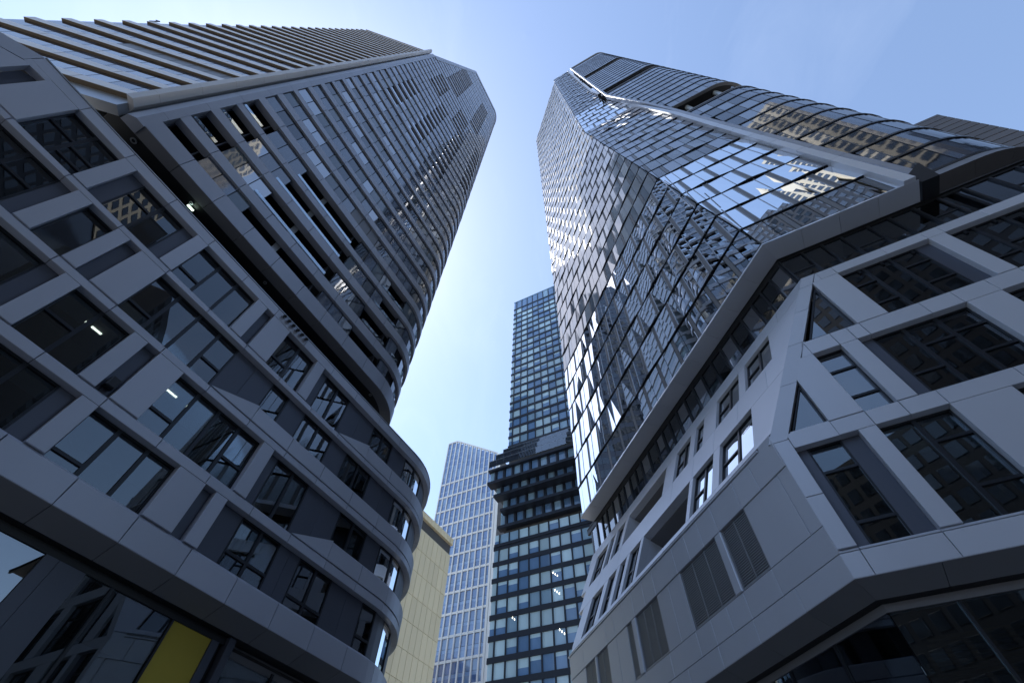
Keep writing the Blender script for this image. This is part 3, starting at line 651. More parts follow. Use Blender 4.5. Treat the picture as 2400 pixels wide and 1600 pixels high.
# --- right-hand face
rrow(P2, v2(2.91, 3.55, 6.0, 8.34, 10.7, 13.2, 15.6, 18, 20.5), 9.64, 10.51)
rrow(P2, v2(2.91, 3.57, 6.0, 8.34, 10.7, 13.2, 15.6, 18, 20.5), 10.51, 10.66, top=.1)
rrow(P2, v2(3.57, 5.34, 6.7, 7.96, 9.3, 11.9, 14.5, 17, 20.5), 15.07, 15.9, top=.06)
rrow(P2, v2(6.7, 7.96, 8.72, 9.32, 11.9, 13.2, 14.58, 15.9, 18, 20.5), 19.95, 20.98, top=.06)
rrow(P2, v2(9.84, 10.68, 13.25, 15.2, 16, 18, 20.5), 25.33, 26.07)
def rpier(a, b_, z0, z1, w1=-.004): pan(P2.box(-b_ + .003, -a - .003, z0, z1, -.42, w1, MP, .012))
rpier(6.03, 6.69, 10.66, 15.07); rpier(9.28, 11.3, 10.66, 15.07); rpier(14.9, 15.6, 10.66, 15.07)
rpier(5.35, 6.71, 15.9, 19.95); rpier(7.97, 8.72, 15.9, 19.95); rpier(13.24, 14.58, 15.9, 19.95)
rpier(9.30, 10.67, 20.98, 25.33); rpier(15.2, 15.95, 20.98, 25.33)
def cz(v): return 15.9 + (v - 2.91) * (26.1 - 15.9) / (9.1 - 2.91)            # corner line on this face
def gz(v): return 15.57 + (v - 3.55) * (26.1 - 15.57) / (9.84 - 3.55)         # groove line
def vz(z): return 3.55 + (z - 15.57) * (9.84 - 3.55) / (26.1 - 15.57)
def vc(z): return 2.91 + (z - 15.9) * (9.1 - 2.91) / (26.1 - 15.9)
for z0, z1 in ((10.66, 12.8), (12.8, 15.57)): pan(P2.box(-3.56, -2.93, z0 + GAP, z1 - GAP, -.4, 0, MP, .01))
for z0, z1 in ((15.57, 18.55), (18.55, 21), (21, 23.3), (23.3, 25.2), (25.2, 26.08)):
    pan(P2.prism([(-vc(z0) - .02, z0 + GAP), (-vz(z0) + .03, z0 + GAP), (-vz(z1) + .03, z1 - GAP), (-vc(z1) - .02, z1 - GAP)], -.4, 0, MP))
pan(P2.prism([(-3.6, 15.07), (-5.34, 15.07), (-5.34, 15.9), (-3.78, 15.9)], -.42, -.002, MP))
pan(P2.prism([(-vz(19.95) - .03, 19.95), (-6.69, 19.95), (-6.69, 20.97), (-vz(20.97) - .03, 20.97)], -.42, 0, MP))
pan(P2.prism([(-vz(25.33) - .03, 25.33), (-9.83, 25.33), (-9.83, 26.07), (-vz(26.07) - .01, 26.07)], -.42, 0, MP))
pan(P2.prism([(-vz(18.53) - .03, 18.6), (-5.36, 18.6), (-5.36, 15.9), (-6.7, 15.9), (-6.7, 19.94), (-vz(19.94) - .03, 19.94)][0:2] + [(-6.68, 18.6), (-6.68, 19.94), (-vz(19.94) - .03, 19.94)], -.42, -.006, MP))
def tri_window(pts, nm):
    cu = sum(p[0] for p in pts) / 3; czz = sum(p[1] for p in pts) / 3; ref = P2.M(cu, czz, -.3); mb = MB()
    def sh(k): return [(cu + (u - cu) * k, czz + (z - czz) * k) for u, z in pts]
    o, i_ = sh(1.0), sh(.86); inv = ref.inverted()
    for j in range(3):
        q = [o[j], o[(j + 1) % 3], i_[(j + 1) % 3], i_[j]]
        vv = [inv @ P2.P(u, z, w) for w in (-.42, -.22) for u, z in q]
        mb.add(vv, [(3, 2, 1, 0), (4, 5, 6, 7), (0, 1, 5, 4), (1, 2, 6, 5), (2, 3, 7, 6), (3, 0, 4, 7)], 'frame')
    wn = link('window', mb.mesh('window'), ref, RB_); wn['label'] = nm
    part(wn, 'pane', P2.prism(sh(.87), -.34, -.32, 'glass_mirror')); part(wn, 'room', P2.prism(sh(1.25), -2.4, -2.3, 'room'))
tri_window([(-5.34, 18.5), (-5.34, 15.9), (-3.82, 15.9)], 'triangular window mirroring blue sky')
tri_window([(-9.28, 25.1), (-9.28, 20.98), (-7.0, 20.98)], 'larger triangular window, dark')
def rwin(a, b_, z0, z1, mull=(), trans=(), **k): return window(RB_, P2, -b_, -a, z0, z1, .36, mull=[-q for q in mull][::-1], trans=trans, **k)
def rdark(a, b_, z0, z1): dpan(P2.box(-b_ + .004, -a - .004, z0, z1, -.43, -.34, 'dark_panel'))
rdark(3.57, 4.0, 10.66, 15.07); rwin(4.0, 5.35, 10.66, 15.07, trans=((0, 11.6), (0, 13.8))); rdark(5.35, 6.03, 10.66, 15.07)
rwin(6.69, 9.28, 10.66, 15.07, mull=(7.96,), trans=((0, 11.9), (0, 13.9)))
rwin(11.3, 14.9, 10.66, 15.07, mull=(13.1,)); rwin(15.6, 20, 10.66, 15.07, mull=(17.8,))
rwin(6.71, 7.97, 15.9, 19.95, trans=((0, 17.0), (0, 18.7)), glass='glass_mirror')
rdark(8.72, 9.32, 15.9, 19.95); rwin(9.32, 13.24, 15.9, 19.95, mull=(10.6, 11.92), trans=((0, 17.3), (0, 18.8), (2, 17.2), (1, 18.6)), lights=((-12.9, -12.6, .8), (-11.6, -11.3, .8), (-10.4, -10.1, 1.2)))
rwin(14.58, 19.5, 15.9, 19.95, mull=(15.9, 17.2), trans=((2, 17.4),))
rwin(10.68, 14.52, 20.98, 25.33, mull=(11.92, 13.22), trans=((2, 22.2), (0, 22.4), (2, 24.0), (0, 24.1))); rdark(14.52, 15.2, 20.98, 25.33)
rwin(15.95, 20, 20.98, 25.33, mull=(17.2, 18.5), trans=((2, 22.4), (1, 23.2)), lights=((-17.6, -17.3, .9), (-18.6, -18.3, 1.0)))
# strings of ceiling lamps seen through the glass of the right face
for (v_, z_, dd, n) in ((9.95, 20.25, 1.0, 5), (11.3, 20.25, 1.0, 6), (12.2, 20.25, 1.6, 5), (10.9, 20.2, 2.1, 5), (16.4, 25.5, 1.0, 5), (17.5, 25.5, 1.2, 6), (18.2, 25.5, 1.8, 4)):
    part(RB_, 'light_strip', P2.box(-v_ - .02, -v_ + .02, z_ - .30, z_ - .26, -dd - .36 - .9, -dd - .36, 'light'))
# soffits, shop fronts, core
sof = Batch(RB_, 'soffit_panel')
def sweep(F, prof, u0, u1, ua, ub, mat):
    """profile [(w, z)] between two u ends whose mitre shifts with depth: u = u0 + ua * w"""
    mid = F.P((u0 + u1) / 2, prof[0][1]); k = len(prof)
    v = [F.P(u0 + ua * w, z, w) - mid for w, z in prof] + [F.P(u1 + ub * w, z, w) - mid for w, z in prof]
    f = [(j, (j + 1) % k, k + (j + 1) % k, k + j) for j in range(k)] + [list(range(k))[::-1], list(range(k, 2 * k))]
    return (None, lambda: (v, f), Matrix.Translation(mid), mat)
mt = math.tan(R(22.5))
bev = [(0.0, 9.63), (-.9, 9.28), (-.9, 9.4), (-.05, 9.72)]; bl = [(-.93, 9.28), (-1.6, 9.28), (-1.6, 9.38), (-.93, 9.38)]
for F, us, mi in ((P1, [10.87, 13.32, 16.01, 18.6, 21.2, 23.9, 26.5, 29.1, 31.7, 35.2], 0), (P2, v2(2.91, 5.4, 7.9, 10.4, 13, 15.6, 18, 20.5), -1)):
    for i, (a, b_) in enumerate(zip(us[:-1], us[1:])):
        ua = -mt if (mi == 0 and i == 0) else 0; ub = mt if (mi == -1 and i == len(us) - 2) else 0
        sof(sweep(F, bev, a + GAP, b_ - GAP, ua, ub, 'soffit')); sof(sweep(F, bl, a + GAP, b_ - GAP, ua, ub, 'black'))
for a, b_, gm_ in ((11.45, 13.9, 'glass'), (14.0, 16.4, 'glass'), (16.5, 17.9, 'glass_mirror'), (18, 21, 'glass'), (21.1, 24, 'glass'), (24.1, 35, 'glass')):
    part(RB_, 'shop_window', P1.box(a, b_, 0, 9.0, -1.36, -1.30, gm_)); part(RB_, 'mullion', P1.box(b_ + .01, b_ + .09, 0, 9.0, -1.45, -1.22, 'frame'))
part(RB_, 'blue_panel', P1.box(13.0, 13.85, 8.1, 9.0, -1.55, -1.45, 'blue'))
for a, b_ in ((3.5, 5.4), (5.5, 7.4), (7.5, 10), (10.1, 13), (13.1, 20)):
    part(RB_, 'shop_window', P2.box(-b_, -a, 0, 9.0, -1.36, -1.30, 'glass')); part(RB_, 'mullion', P2.box(-b_ - .09, -b_ - .01, 0, 9.0, -1.45, -1.22, 'frame'))
for q in range(8): part(RB_, 'ceiling_slat', P2.box(-14, -4.2, 8.35, 8.45, -2.2 - q * .55, -2.05 - q * .55, 'wood'))
part(RB_, 'lintel', P1.box(11.4, 35, 9.02, 9.27, -1.5, -1.25, 'soffit')); part(RB_, 'lintel', P2.box(-20, -3.44, 9.02, 9.27, -1.5, -1.25, 'soffit'))
part(RB_, 'wall', P1.box(13, 35.0, 0, 15.7, -7, -6.7, 'concrete')); part(RB_, 'wall', P2.box(-20.4, -5.4, 0, 26, -7, -6.7, 'concrete')); part(RB_, 'end_wall', P1.box(35.0, 35.2, 9.64, 15.8, -7, -.4, MP))
part(RB_, 'end_wall', P1U.prism([(35.0, 15.9), (35.4, 15.9), (39.4, 26.0), (39.0, 26.0)], -5, -.45, MP))
part(RB_, 'wall', P1U.box(11.5, 37, 16.2, 25.9, -3.9, -3.5, 'concrete'))
part(RB_, 'roof', P1U.box(8.0, 38.4, 25.85, 25.98, -2.2, -.45, 'concrete')); part(RB_, 'roof', P2.box(-20.4, -9.5, 25.85, 25.98, -6.5, -.45, 'concrete'))
pan.flush(); dpan.flush(); sof.flush()

# ================================================================== right glass tower
SA = 18.4 / 17.56
TA = Face(-15, 18.4)
PC = TA.P(6.2, 29.37); V0 = TA.P(13.34, 112.25)
n60 = Vector((.5, math.sqrt(.75), 0))
KB = (V0.dot(n60) - PC.dot(n60)) / (V0.z - PC.z)
TB = Face(-60, PC.dot(n60), KB, PC.z); TC = Face(-60, V0.dot(n60))
d60 = Vector((-math.sqrt(.75), .5, 0))
UB0, UV0 = PC.dot(d60), V0.dot(d60)
GT = thing('glass_tower', 'tall faceted glass tower on the right with zigzag shingled panes and a curved part', 'tower', Vector((22, 22, 0)))
pane = Batch(GT, 'pane'); und = Batch(GT, 'pane_soffit'); vnt = Batch(GT, 'vent_panel'); inn = Batch(GT, 'inner_window'); mul = Batch(GT, 'mullion')
rows = [29.95, 33.1] + [33.1 + 4.14 * i for i in range(1, 53)]
rnd = random.Random(5)
def shingle(F, rows, ustart, uend, cuts, sgn, seed, fold):
    """rows of tilted panes: the lower edge of every group stands out to one side, alternating from row to row, so that the joints zigzag"""
    rr = random.Random(seed)
    for r in range(len(rows) - 1):
        z0, z1 = rows[r] + (.16 if r else 0), rows[r + 1] - .10
        u = ustart; j = 0; near = r < 6
        ws = [1.30, .86, .36] if r % 2 else [.86, .36, 1.30]
        base = .06 if r else .0
        def off(jj): return base + ((.15 if (jj + r) % 2 else .03) + .03 * math.sin(jj * 2.3 + r * 1.7)) * (1 if r else .15)
        while (u - uend) * sgn < 0:
            tot = sum(ws) * SA; o0, o1 = off(j), off(j + 1); a = u
            for wdt in ws:
                b_ = a + sgn * wdt * SA; g_ = .025 * sgn
                la, lb_ = o0 + (o1 - o0) * abs(a - u) / tot, o0 + (o1 - o0) * abs(b_ - u) / tot
                fa = max(0, min(1, abs(a - fold(z0)) / 2.0)); fb = max(0, min(1, abs(b_ - fold(z0)) / 2.0)); la = .10 + (la - .10) * fa; lb_ = .10 + (lb_ - .10) * fb
                q = [(a + g_, z0, la), (b_ - g_, z0, lb_), (b_ - g_, z1, .06), (a + g_, z1, .06)]
                s_ = [(a + g_, z0 - .015, la), (b_ - g_, z0 - .015, lb_)]
                for (ca, cb, cc) in cuts(z0, z1): q = clip(q, ca, cb, cc)
                if len(q) >= 3 and area(q) > .08:
                    if sgn < 0: q = q[::-1]
                    dd = rr.random()
                    if wdt < .5: mat, bt = 'vent', vnt
                    else: mat, bt = ('glass_skin' if near else ((('aglass' if dd < .5 else ('aglass2' if dd < .8 else 'aglass3')) if F is TA else ('tglass3' if dd < .45 else ('tglass' if dd < .75 else 'tglass2'))))), pane
                    mid = F.P(sum(p[0] for p in q) / len(q), sum(p[1] for p in q) / len(q), sum(p[2] for p in q) / len(q))
                    v = [F.P(*p) - mid for p in q] + [F.P(p[0], p[1], p[2] - .05) - mid for p in q]; n = len(q)
                    f = [list(range(n)), list(range(2 * n - 1, n - 1, -1))] + [(i, n + i, n + (i + 1) % n, (i + 1) % n) for i in range(n)]
                    if F.sg * 1 < 0: f = [x[::-1] for x in f]
                    bt((None, (lambda v=v, f=f: (v, f)), Matrix.Translation(mid), mat), 1)
                    us = [p[0] for p in q]; ua, ub = min(us), max(us)
                    if near and wdt > .5 and ub - ua > .5:
                        inn(F.box(ua + .10, ub - .10, z0 + .55, z1 - .45, -.50, -.44, 'iw'), 1)
                        inn(F.box(ua + .02, ub - .02, z0 - .1, z0 + .52, -.62, -.50, 'vent'), 1)
                        inn(F.box(ua - .02, ua + .16, z0 + .52, z1, -.62, -.42, 'vent'), .6)
                    # soffit under the proud lower edge, thin metal strips on the pane sides
                    zs = z0 - .03
                    ok = all(ca * (ua + ub) / 2 + cb * z0 >= cc for ca, cb, cc in cuts(z0, z1))
                    if ok and r:
                        pr = [(ua, la if sgn > 0 else lb_), (ub, lb_ if sgn > 0 else la), (ub, -.2), (ua, -.2)]
                        m2 = F.P((ua + ub) / 2, zs, 0)
                        v2_ = [F.P(p[0], zs, p[1]) - m2 for p in pr] + [F.P(p[0], zs - .04, p[1]) - m2 for p in pr]
                        und((None, (lambda v=v2_: (v, [(0, 1, 2, 3), (7, 6, 5, 4), (0, 4, 5, 1), (1, 5, 6, 2), (2, 6, 7, 3), (3, 7, 4, 0)])), Matrix.Translation(m2), 'frame'), .5)
                        if near:
                            m3 = F.P(a, (z0 + z1) / 2, 0)
                            ww = [(a - .03, z0, la + .03), (a + .03, z0, la + .03), (a + .03, z1, .09), (a - .03, z1, .09)]
                            v3 = [F.P(*p) - m3 for p in ww] + [F.P(p[0], p[1], p[2] - .12) - m3 for p in ww]
                            mul((None, (lambda v=v3: (v, [(0, 1, 2, 3), (7, 6, 5, 4), (0, 4, 5, 1), (1, 5, 6, 2), (2, 6, 7, 3), (3, 7, 4, 0)])), Matrix.Translation(m3), 'mull'), .4)
                a = b_
            u += sgn * tot; j += 1
M['iw'] = tg('inner_window_glass', (.03, .04, .05), 1.7, .04, .03)
# left facet: fold edge slants up to V0, then vertical
def cutA(z0, z1):
    c = []
    # u >= fold line
    s = (13.34 - 6.2) / (112.25 - 29.37)
    if z0 < 112: c.append((1, -s, 6.2 - s * 29.37 + .03))
    else: c.append((1, 0, 13.35))
    # left edge
    s2 = (39.5 - 37.2) / (244 - 29.4)
    c.append((-1, s2, -(37.2 - s2 * 29.4)))
    return c
shingle(TA, rows[:53], 4.9, 40.0, cutA, 1, 3, lambda z: 6.2 + min(1, (z - 29.37) / 82.88) * 7.14)
RAILB = [(-16.95, 29.5), (-16.45, 37), (-16.1, 61.5), (-15.9, 82), (-14.6, 112.25)]
def cutB(z0, z1):
    s = (UV0 - UB0) / (112.25 - 29.37)
    c = [(-1, s, -(UB0 - s * 29.37) + .03)]
    for (ua, za), (ub, zb) in zip(RAILB[:-1], RAILB[1:]):
        if za <= (z0 + z1) / 2 <= zb or (za == 29.5 and z0 < 30.5):
            t_ = (ub - ua) / (zb - za); c.append((1, -t_, ua - t_ * za + .05))
    return c
shingle(TB, [z for z in rows if z < 113], UV0 + 1.6, -19.0, cutB, -1, 4, lambda z: UB0 + (UV0 - UB0) * (z - 29.37) / 82.88)
def cutC(z0, z1):
    c = [(-1, 0, -UV0 + .03)]
    if z0 > 156: c.append((1, 0, -11.1))
    else:
        s = (-11.0 + 14.55) / (158 - 112.25); c.append((1, -s, -14.55 - s * 112.25))
    c.append((-.9, -1, -(247.5 + .9 * 3.6)))                     # roof slope
    return c
shingle(TC, [z for z in rows if z > 111] + [248.9 + 2, 256], UV0 + 1.2, -15.0, cutC, -1, 6, lambda z: UV0)
pane.flush(); und.flush(); vnt.flush(); inn.flush(); mul.flush()
# core behind the panes
part(GT, 'wall', TA.prism([(6.35, 29.4), (37.1, 29.4), (39.4, 244), (13.5, 244), (13.5, 112.3)], -1.6, -.66, 'dark_panel'))
part(GT, 'wall', TB.prism([(UB0, 29.4), (UV0 - .05, 112.2), (-14.6, 112.2), (-15.9, 82), (-16.1, 61.5), (-16.9, 29.5)], -1.7, -.68, 'dark_panel'))
part(GT, 'wall', TC.prism([(UV0 - .1, 112.2), (UV0 - .1, 246.5), (-11.0, 253), (-11.0, 158), (-14.5, 112.2)], -1.7, -.68, 'dark_panel'))
part(GT, 'roof', TA.box(13.5, 39.0, 243.0, 244.2, -18, -.1, 'frame'))
for F, a, b_, z in ((TC, -11.2, UV0, 246),): part(GT, 'roof_edge', F.prism([(UV0, 246.2), (UV0, 247.6), (-11.2, 254.4), (-11.2, 252.8)], -.3, .1, 'mull'))
# base frame and slanted rail
fr_ = Batch(GT, 'frame_panel')
prof = [(0.02, 29.95), (.30, 29.37), (-1.15, 29.30), (-1.15, 29.5), (-.1, 30.0)]
ua_ = grid(6.2, 37.2, 2.42)
phi = math.tan(R(22.5))
for i, (a, b_) in enumerate(zip(ua_[:-1], ua_[1:])):
    fr_(sweep(TA, prof, a + (.0 if i == 0 else GAP), b_ - GAP, -phi if i == 0 else 0, 0, MP), 2)
ub_ = grid(-17.35, UB0, 2.42); TB0 = Face(-60, TB.D)
for i, (a, b_) in enumerate(zip(ub_[:-1], ub_[1:])):
    last = i == len(ub_) - 2
    fr_(sweep(TB0, prof, a + GAP, b_ - (0 if last else GAP), 0, phi if last else 0, MP), 2)
def rail_run(F, pts, w0, w1, wid, st, mat, lo=0):
    for (u0, z0), (u1, z1) in zip(pts[:-1], pts[1:]):
        L = math.hypot(u1 - u0, z1 - z0); n = max(1, int(L / st))
        for i in range(n):
            a, b_ = i / n, (i + 1) / n; e = .012 / max(L / n, .1)
            p = (u0 + (u1 - u0) * (a + e * .5), z0 + (z1 - z0) * (a + e * .5)); q = (u0 + (u1 - u0) * (b_ - e * .5), z0 + (z1 - z0) * (b_ - e * .5))
            fr_(F.prism([(p[0] - wid, p[1]), (p[0], p[1]), (q[0], q[1]), (q[0] - wid, q[1])], w0, w1, mat), 1)
rail_run(TB, [(-16.6, 29.4)] + RAILB[1:], -.9, .55, .62, 4.14, MP)
rail_run(TC, [(-14.6, 112.25), (-11.05, 158), (-11.05, 253)], -.9, .5, .7, 4.14, MP)
# curved part (its base starts higher, behind the leaning facet)
NC = 21.4; sc = NC / 22.4
TN = Face(-60, NC); TNP = Path(120, n60 * NC, 24.9, 5.5, 105); CEND = 34.0
def zz_(z): return 1.6 + (z - 1.6) * sc
RAILN = [(u * sc, zz_(z)) for u, z in ((-23.3, 37.6), (-22.9, 42.2), (-22.4, 46.8), (-19.95, 75.3), (-18.5, 94.5), (-17.1, 109), (-13.6, 140.3), (-13.6, 182), (-13.6, 258.5))]
def rail_u(z):
    for (ua, za), (ub, zb) in zip(RAILN[:-1], RAILN[1:]):
        if za <= z <= zb: return ua + (ub - ua) * (z - za) / (zb - za)
    return RAILN[0][0] if z < RAILN[0][1] else RAILN[-1][0]
def cv(s0, s1, z0, z1, w0, w1, mat):
    return TN.box(-s1, -s0, z0, z1, w0, w1, mat) if s1 <= TNP.sa else TNP.box(s0, s1, z0, z1, w0, w1, mat, step=.7)
cp = Batch(GT, 'curved_pane'); fl = Batch(GT, 'floor_edge'); cm = Batch(GT, 'curved_mullion'); gp = Batch(GT, 'terrace')
levels = [36.6] + [40.8 + 4.16 * i for i in range(49)]; GAPS = []
TOP = zz_(259.0)
def in_gap(z): return any(a < z < b_ for a, b_ in GAPS)
GAPS = [(zz_(87.2), zz_(94.6)), (zz_(144.5), zz_(150.5)), (zz_(195.5), zz_(203))]
for k in range(len(levels) - 1):
    z0, z1 = levels[k], min(levels[k + 1], TOP)
    if z0 >= TOP: break
    for ga, gb in GAPS:
        if z0 < ga < z1: z1 = ga
        if z0 < gb < z1: z0 = gb
    g_ = [q for q in GAPS if q[0] - .01 <= z0 and z1 <= q[1] + .01] or z1 - z0 < .6
    s0 = -rail_u(z0) + .1
    if not g_:
        fl(cv(s0, CEND, z0 - .16, z0 + .14, -.25, .10, 'frame'), 4)
        s = 13.0; i = 0
        while s < CEND - 1.6:
            b_ = s + 1.65; a = max(s, s0)
            if b_ - a > .35:
                dd = rnd.random(); mat = 'spandrel' if i % 4 == 3 else ('tglass3' if dd < .5 else 'tglass')
                cp(cv(a + .03, b_ - .03, z0 + .16, z1 - .18, -.1, 0, mat), 1.5)
                cm(cv(b_ - .025, b_ + .025, z0 + .14, z1 - .16, -.1, .03, 'frame' if i % 4 in (2, 3) else 'vent'), .6)
            s = b_; i += 1
for a, b_ in GAPS:
    s0 = -rail_u(a) - .05
    gp(cv(s0, CEND, a - .5, a - .05, -.4, .12, 'vent'), 3); gp(cv(s0, CEND, b_ - .1, b_ + .35, -.4, .12, 'vent'), 3)
    gp(cv(s0 - 1.5, TNP.sa + 3.5, b_ - .05, b_ + .05, -3.2, -.1, 'black'), 5); gp(cv(s0 - 1.5, TNP.sa + 3.5, a - .4, a - .3, -3.2, -.1, 'black'), 5); gp(cv(s0 - 1.5, CEND, a - .4, b_ + .1, -3.4, -3.2, 'black'), 5)
    for s in (20.3, 25.2):
        if s > s0 + 1:
            p = TNP.P(s, (a + b_) / 2, -1.2); cyl = [( .42 * math.cos(j * math.pi / 8), .42 * math.sin(j * math.pi / 8)) for j in range(16)]; h = (b_ - a) / 2
            v = [(x, y, -h) for x, y in cyl] + [(x, y, h) for x, y in cyl]
            part(GT, 'column', (('col', round(h, 2)), lambda: (v, [list(range(15, -1, -1)), list(range(16, 32))] + [(j, (j + 1) % 16, 16 + (j + 1) % 16, 16 + j) for j in range(16)]), Matrix.Translation(p), 'galv'))
cp.flush(); fl.flush(); cm.flush(); gp.flush()
wp = [(-24.95, 36), (-24.95, TOP - .2), (RAILN[-1][0] - .3, TOP - .2), (-13.4, 182 * sc)] + [(u - .25, z) for u, z in RAILN[6::-1]]
for a, b_ in zip([36] + [q[1] for q in GAPS], [q[0] - .4 for q in GAPS] + [TOP]):
    part(GT, 'wall', TNP.box(23.5, CEND, a, b_, -.5, -.25, 'frame'))
    n = 6
    poly = [(-23.55, a), (-23.55, b_)] + [(rail_u(a + (b_ - a) * q) - .2, a + (b_ - a) * q) for q in (1, .8, .6, .4, .2, 0)]
    part(GT, 'wall', TN.prism(poly, -.5, -.25, 'frame'))
part(GT, 'parapet', TNP.box(12.9, CEND, TOP - .2, TOP + 1.6, -.5, .15, 'mull', step=.6)); part(GT, 'roof', TN.box(-24, -13, TOP - 1, TOP - .4, -12, -.5, 'frame'))
rail_run(TN, RAILN, -.8, .30, -.55, 4.16, 'band')
for a, b_ in zip(grid(22.1, CEND, 2.6)[:-1], grid(22.1, CEND, 2.6)[1:]):
    fr_(TNP.strip([(.05, 36.5), (.38, 35.3), (-1.5, 35.2), (-1.5, 35.5), (-.1, 36.6)], a + GAP, b_ - GAP, 'soffit', .6), 2)
fr_.flush()
part(GT, 'frame_block', TB0.prism([(-18.35, 29.3), (-17.45, 29.3), (-17.45, 30.6), (-18.7, 31.6)], -1.4, .1, 'black'))
part(GT, 'soffit', TNP.box(16, CEND, 35.3, 35.45, -4, -1.45, 'black')); part(GT, 'recess_wall', TN.box(-40, -14, 25, 35.6, -2.6, -2.4, 'black'))
# glazed recess between the low block and the tower
LA, LB = Face(-15, 19.65), Face(-60, 18.72)
sp_ = [(-1.17, 29.32), (-5.5, 29.32), (-5.5, 29.45), (-1.17, 29.45)]
part(GT, 'soffit', sweep(TA, sp_, 6.2, 39.0, -phi, 0, 'black')); part(GT, 'soffit', sweep(TB0, sp_, -40, UB0, 0, phi, 'black'))
cl = Batch(GT, 'recess_pane'); ml = Batch(GT, 'recess_mullion')
MA = [20.55, 21.8, 22.95, 24.14, 25.54, 26.96, 28.11, 29.3, 30.55, 31.65, 33.04, 34.44, 35.54, 36.8, 38.0]; MA = [6.9, 8.0, 9.0, 10, 11.3, 12.6, 13.95, 15.25, 16.6, 17.9, 19.2] + MA
for i, (a, b_) in enumerate(zip(MA[:-1], MA[1:])):
    cl(LA.box(a + .06, b_ - .06, 24.8, 28.82, -.06, -.02, 'tglass3' if i % 5 in (0, 3) else 'glass')); ml(LA.box(a - .07, a + .07, 24.8, 28.82, -.1, .10, 'frame'))
    if i % 3 == 1: ml(LA.box(a + .06, b_ - .06, 27.25, 27.37, -.08, .02, 'frame'))
MBk = [9.33, 10.5, 11.68, 12.82, 14.33, 15.5, 16.8, 18.1, 19.4, 20.7, 22, 24]; MBk = [9.1] + MBk[1:]
for i, (a, b_) in enumerate(zip(MBk[:-1], MBk[1:])):
    cl(LB.box(-b_ + .06, -a - .06, 25, 29.1, -.06, -.02, 'glass')); ml(LB.box(-a - .06, -a + .06, 25, 29.1, -.1, .10, 'frame'))
    if i % 3 == 0: ml(LB.box(-b_ + .06, -a - .06, 27.4, 27.5, -.08, .02, 'frame'))
cl.flush(); ml.flush()
part(GT, 'recess_head', LA.box(6.85, 39, 28.82, 29.3, -.2, .05, 'black')); part(GT, 'recess_head', LB.box(-40, -9.08, 29.1, 29.33, -.2, .05, 'black'))
part(GT, 'recess_wall', LA.box(8, 38, 24, 29.3, -2.4, -2.2, 'room')); part(GT, 'recess_wall', LB.box(-40, -10, 24, 29.3, -2.4, -2.2, 'room'))
part(GT, 'end_wall', LA.box(38.0, 38.3, 24, 29.3, -6, 0, 'frame'))

# ================================================================== office tower with the shifted floors
OT = thing('office_tower', 'dark blue gridded office tower with black shifted floor slabs, behind the glass tower', 'tower', Vector((-5, 105, 0)))
OM = Face(-61, 93.0)
op = Batch(OT, 'window_pane'); ob = Batch(OT, 'floor_band'); omu = Batch(OT, 'mullion')
rnd = random.Random(21)
COLS = [49.88 - 2.70 * i for i in range(9)]
def office(F, us, left, z0, z1, bandh, mat_hi=None, teal=.5):
    """one storey: a dark band at its foot, mullions, and panes some of which have their blinds half down"""
    ob(F.box(us[-1], left, z0 - bandh, z0, -.5, .08, 'om_frame'), 4)
    e = [left] + us
    for a, b_ in zip(e[1:], e[:-1]):
        omu(F.box(a - .16, a + .16, z0, z1 - bandh, -.5, .06, 'om_frame'), 1)
        d = rnd.random(); zt = z1 - bandh
        if d < teal * .55: op(F.box(a + .16, b_ - .16, z0, zt, -.25, -.15, 'om_blind'), 1.5)
        elif d < teal:
            zm = zt - (zt - z0) * rnd.choice((.25, .4, .55)); op(F.box(a + .16, b_ - .16, zm, zt, -.25, -.15, 'om_blind'), 1); op(F.box(a + .16, b_ - .16, z0, zm - .01, -.25, -.15, 'om_glass'), 1)
        else: op(F.box(a + .16, b_ - .16, z0, zt, -.25, -.15, 'om_mid' if d > .8 else 'om_glass'), 1.5)
zt = [182.7, 178.25, 174.4] + [174.4 - 4.0 * i for i in range(1, 21)]
ob(OM.box(25, 51.3, 188.9, 189.5, -.5, .05, 'om_mid'), 4)
office(OM, COLS, 51.3, 182.7, 189.9, .9, teal=.0)
for i in range(len(zt) - 1): office(OM, COLS, 51.3, zt[i + 1] , zt[i], .95, teal=.05 if i < 1 else .62)
part(OT, 'wall', OM.box(20, 51.0, 0, 189.2, -28, -.6, 'concrete'))
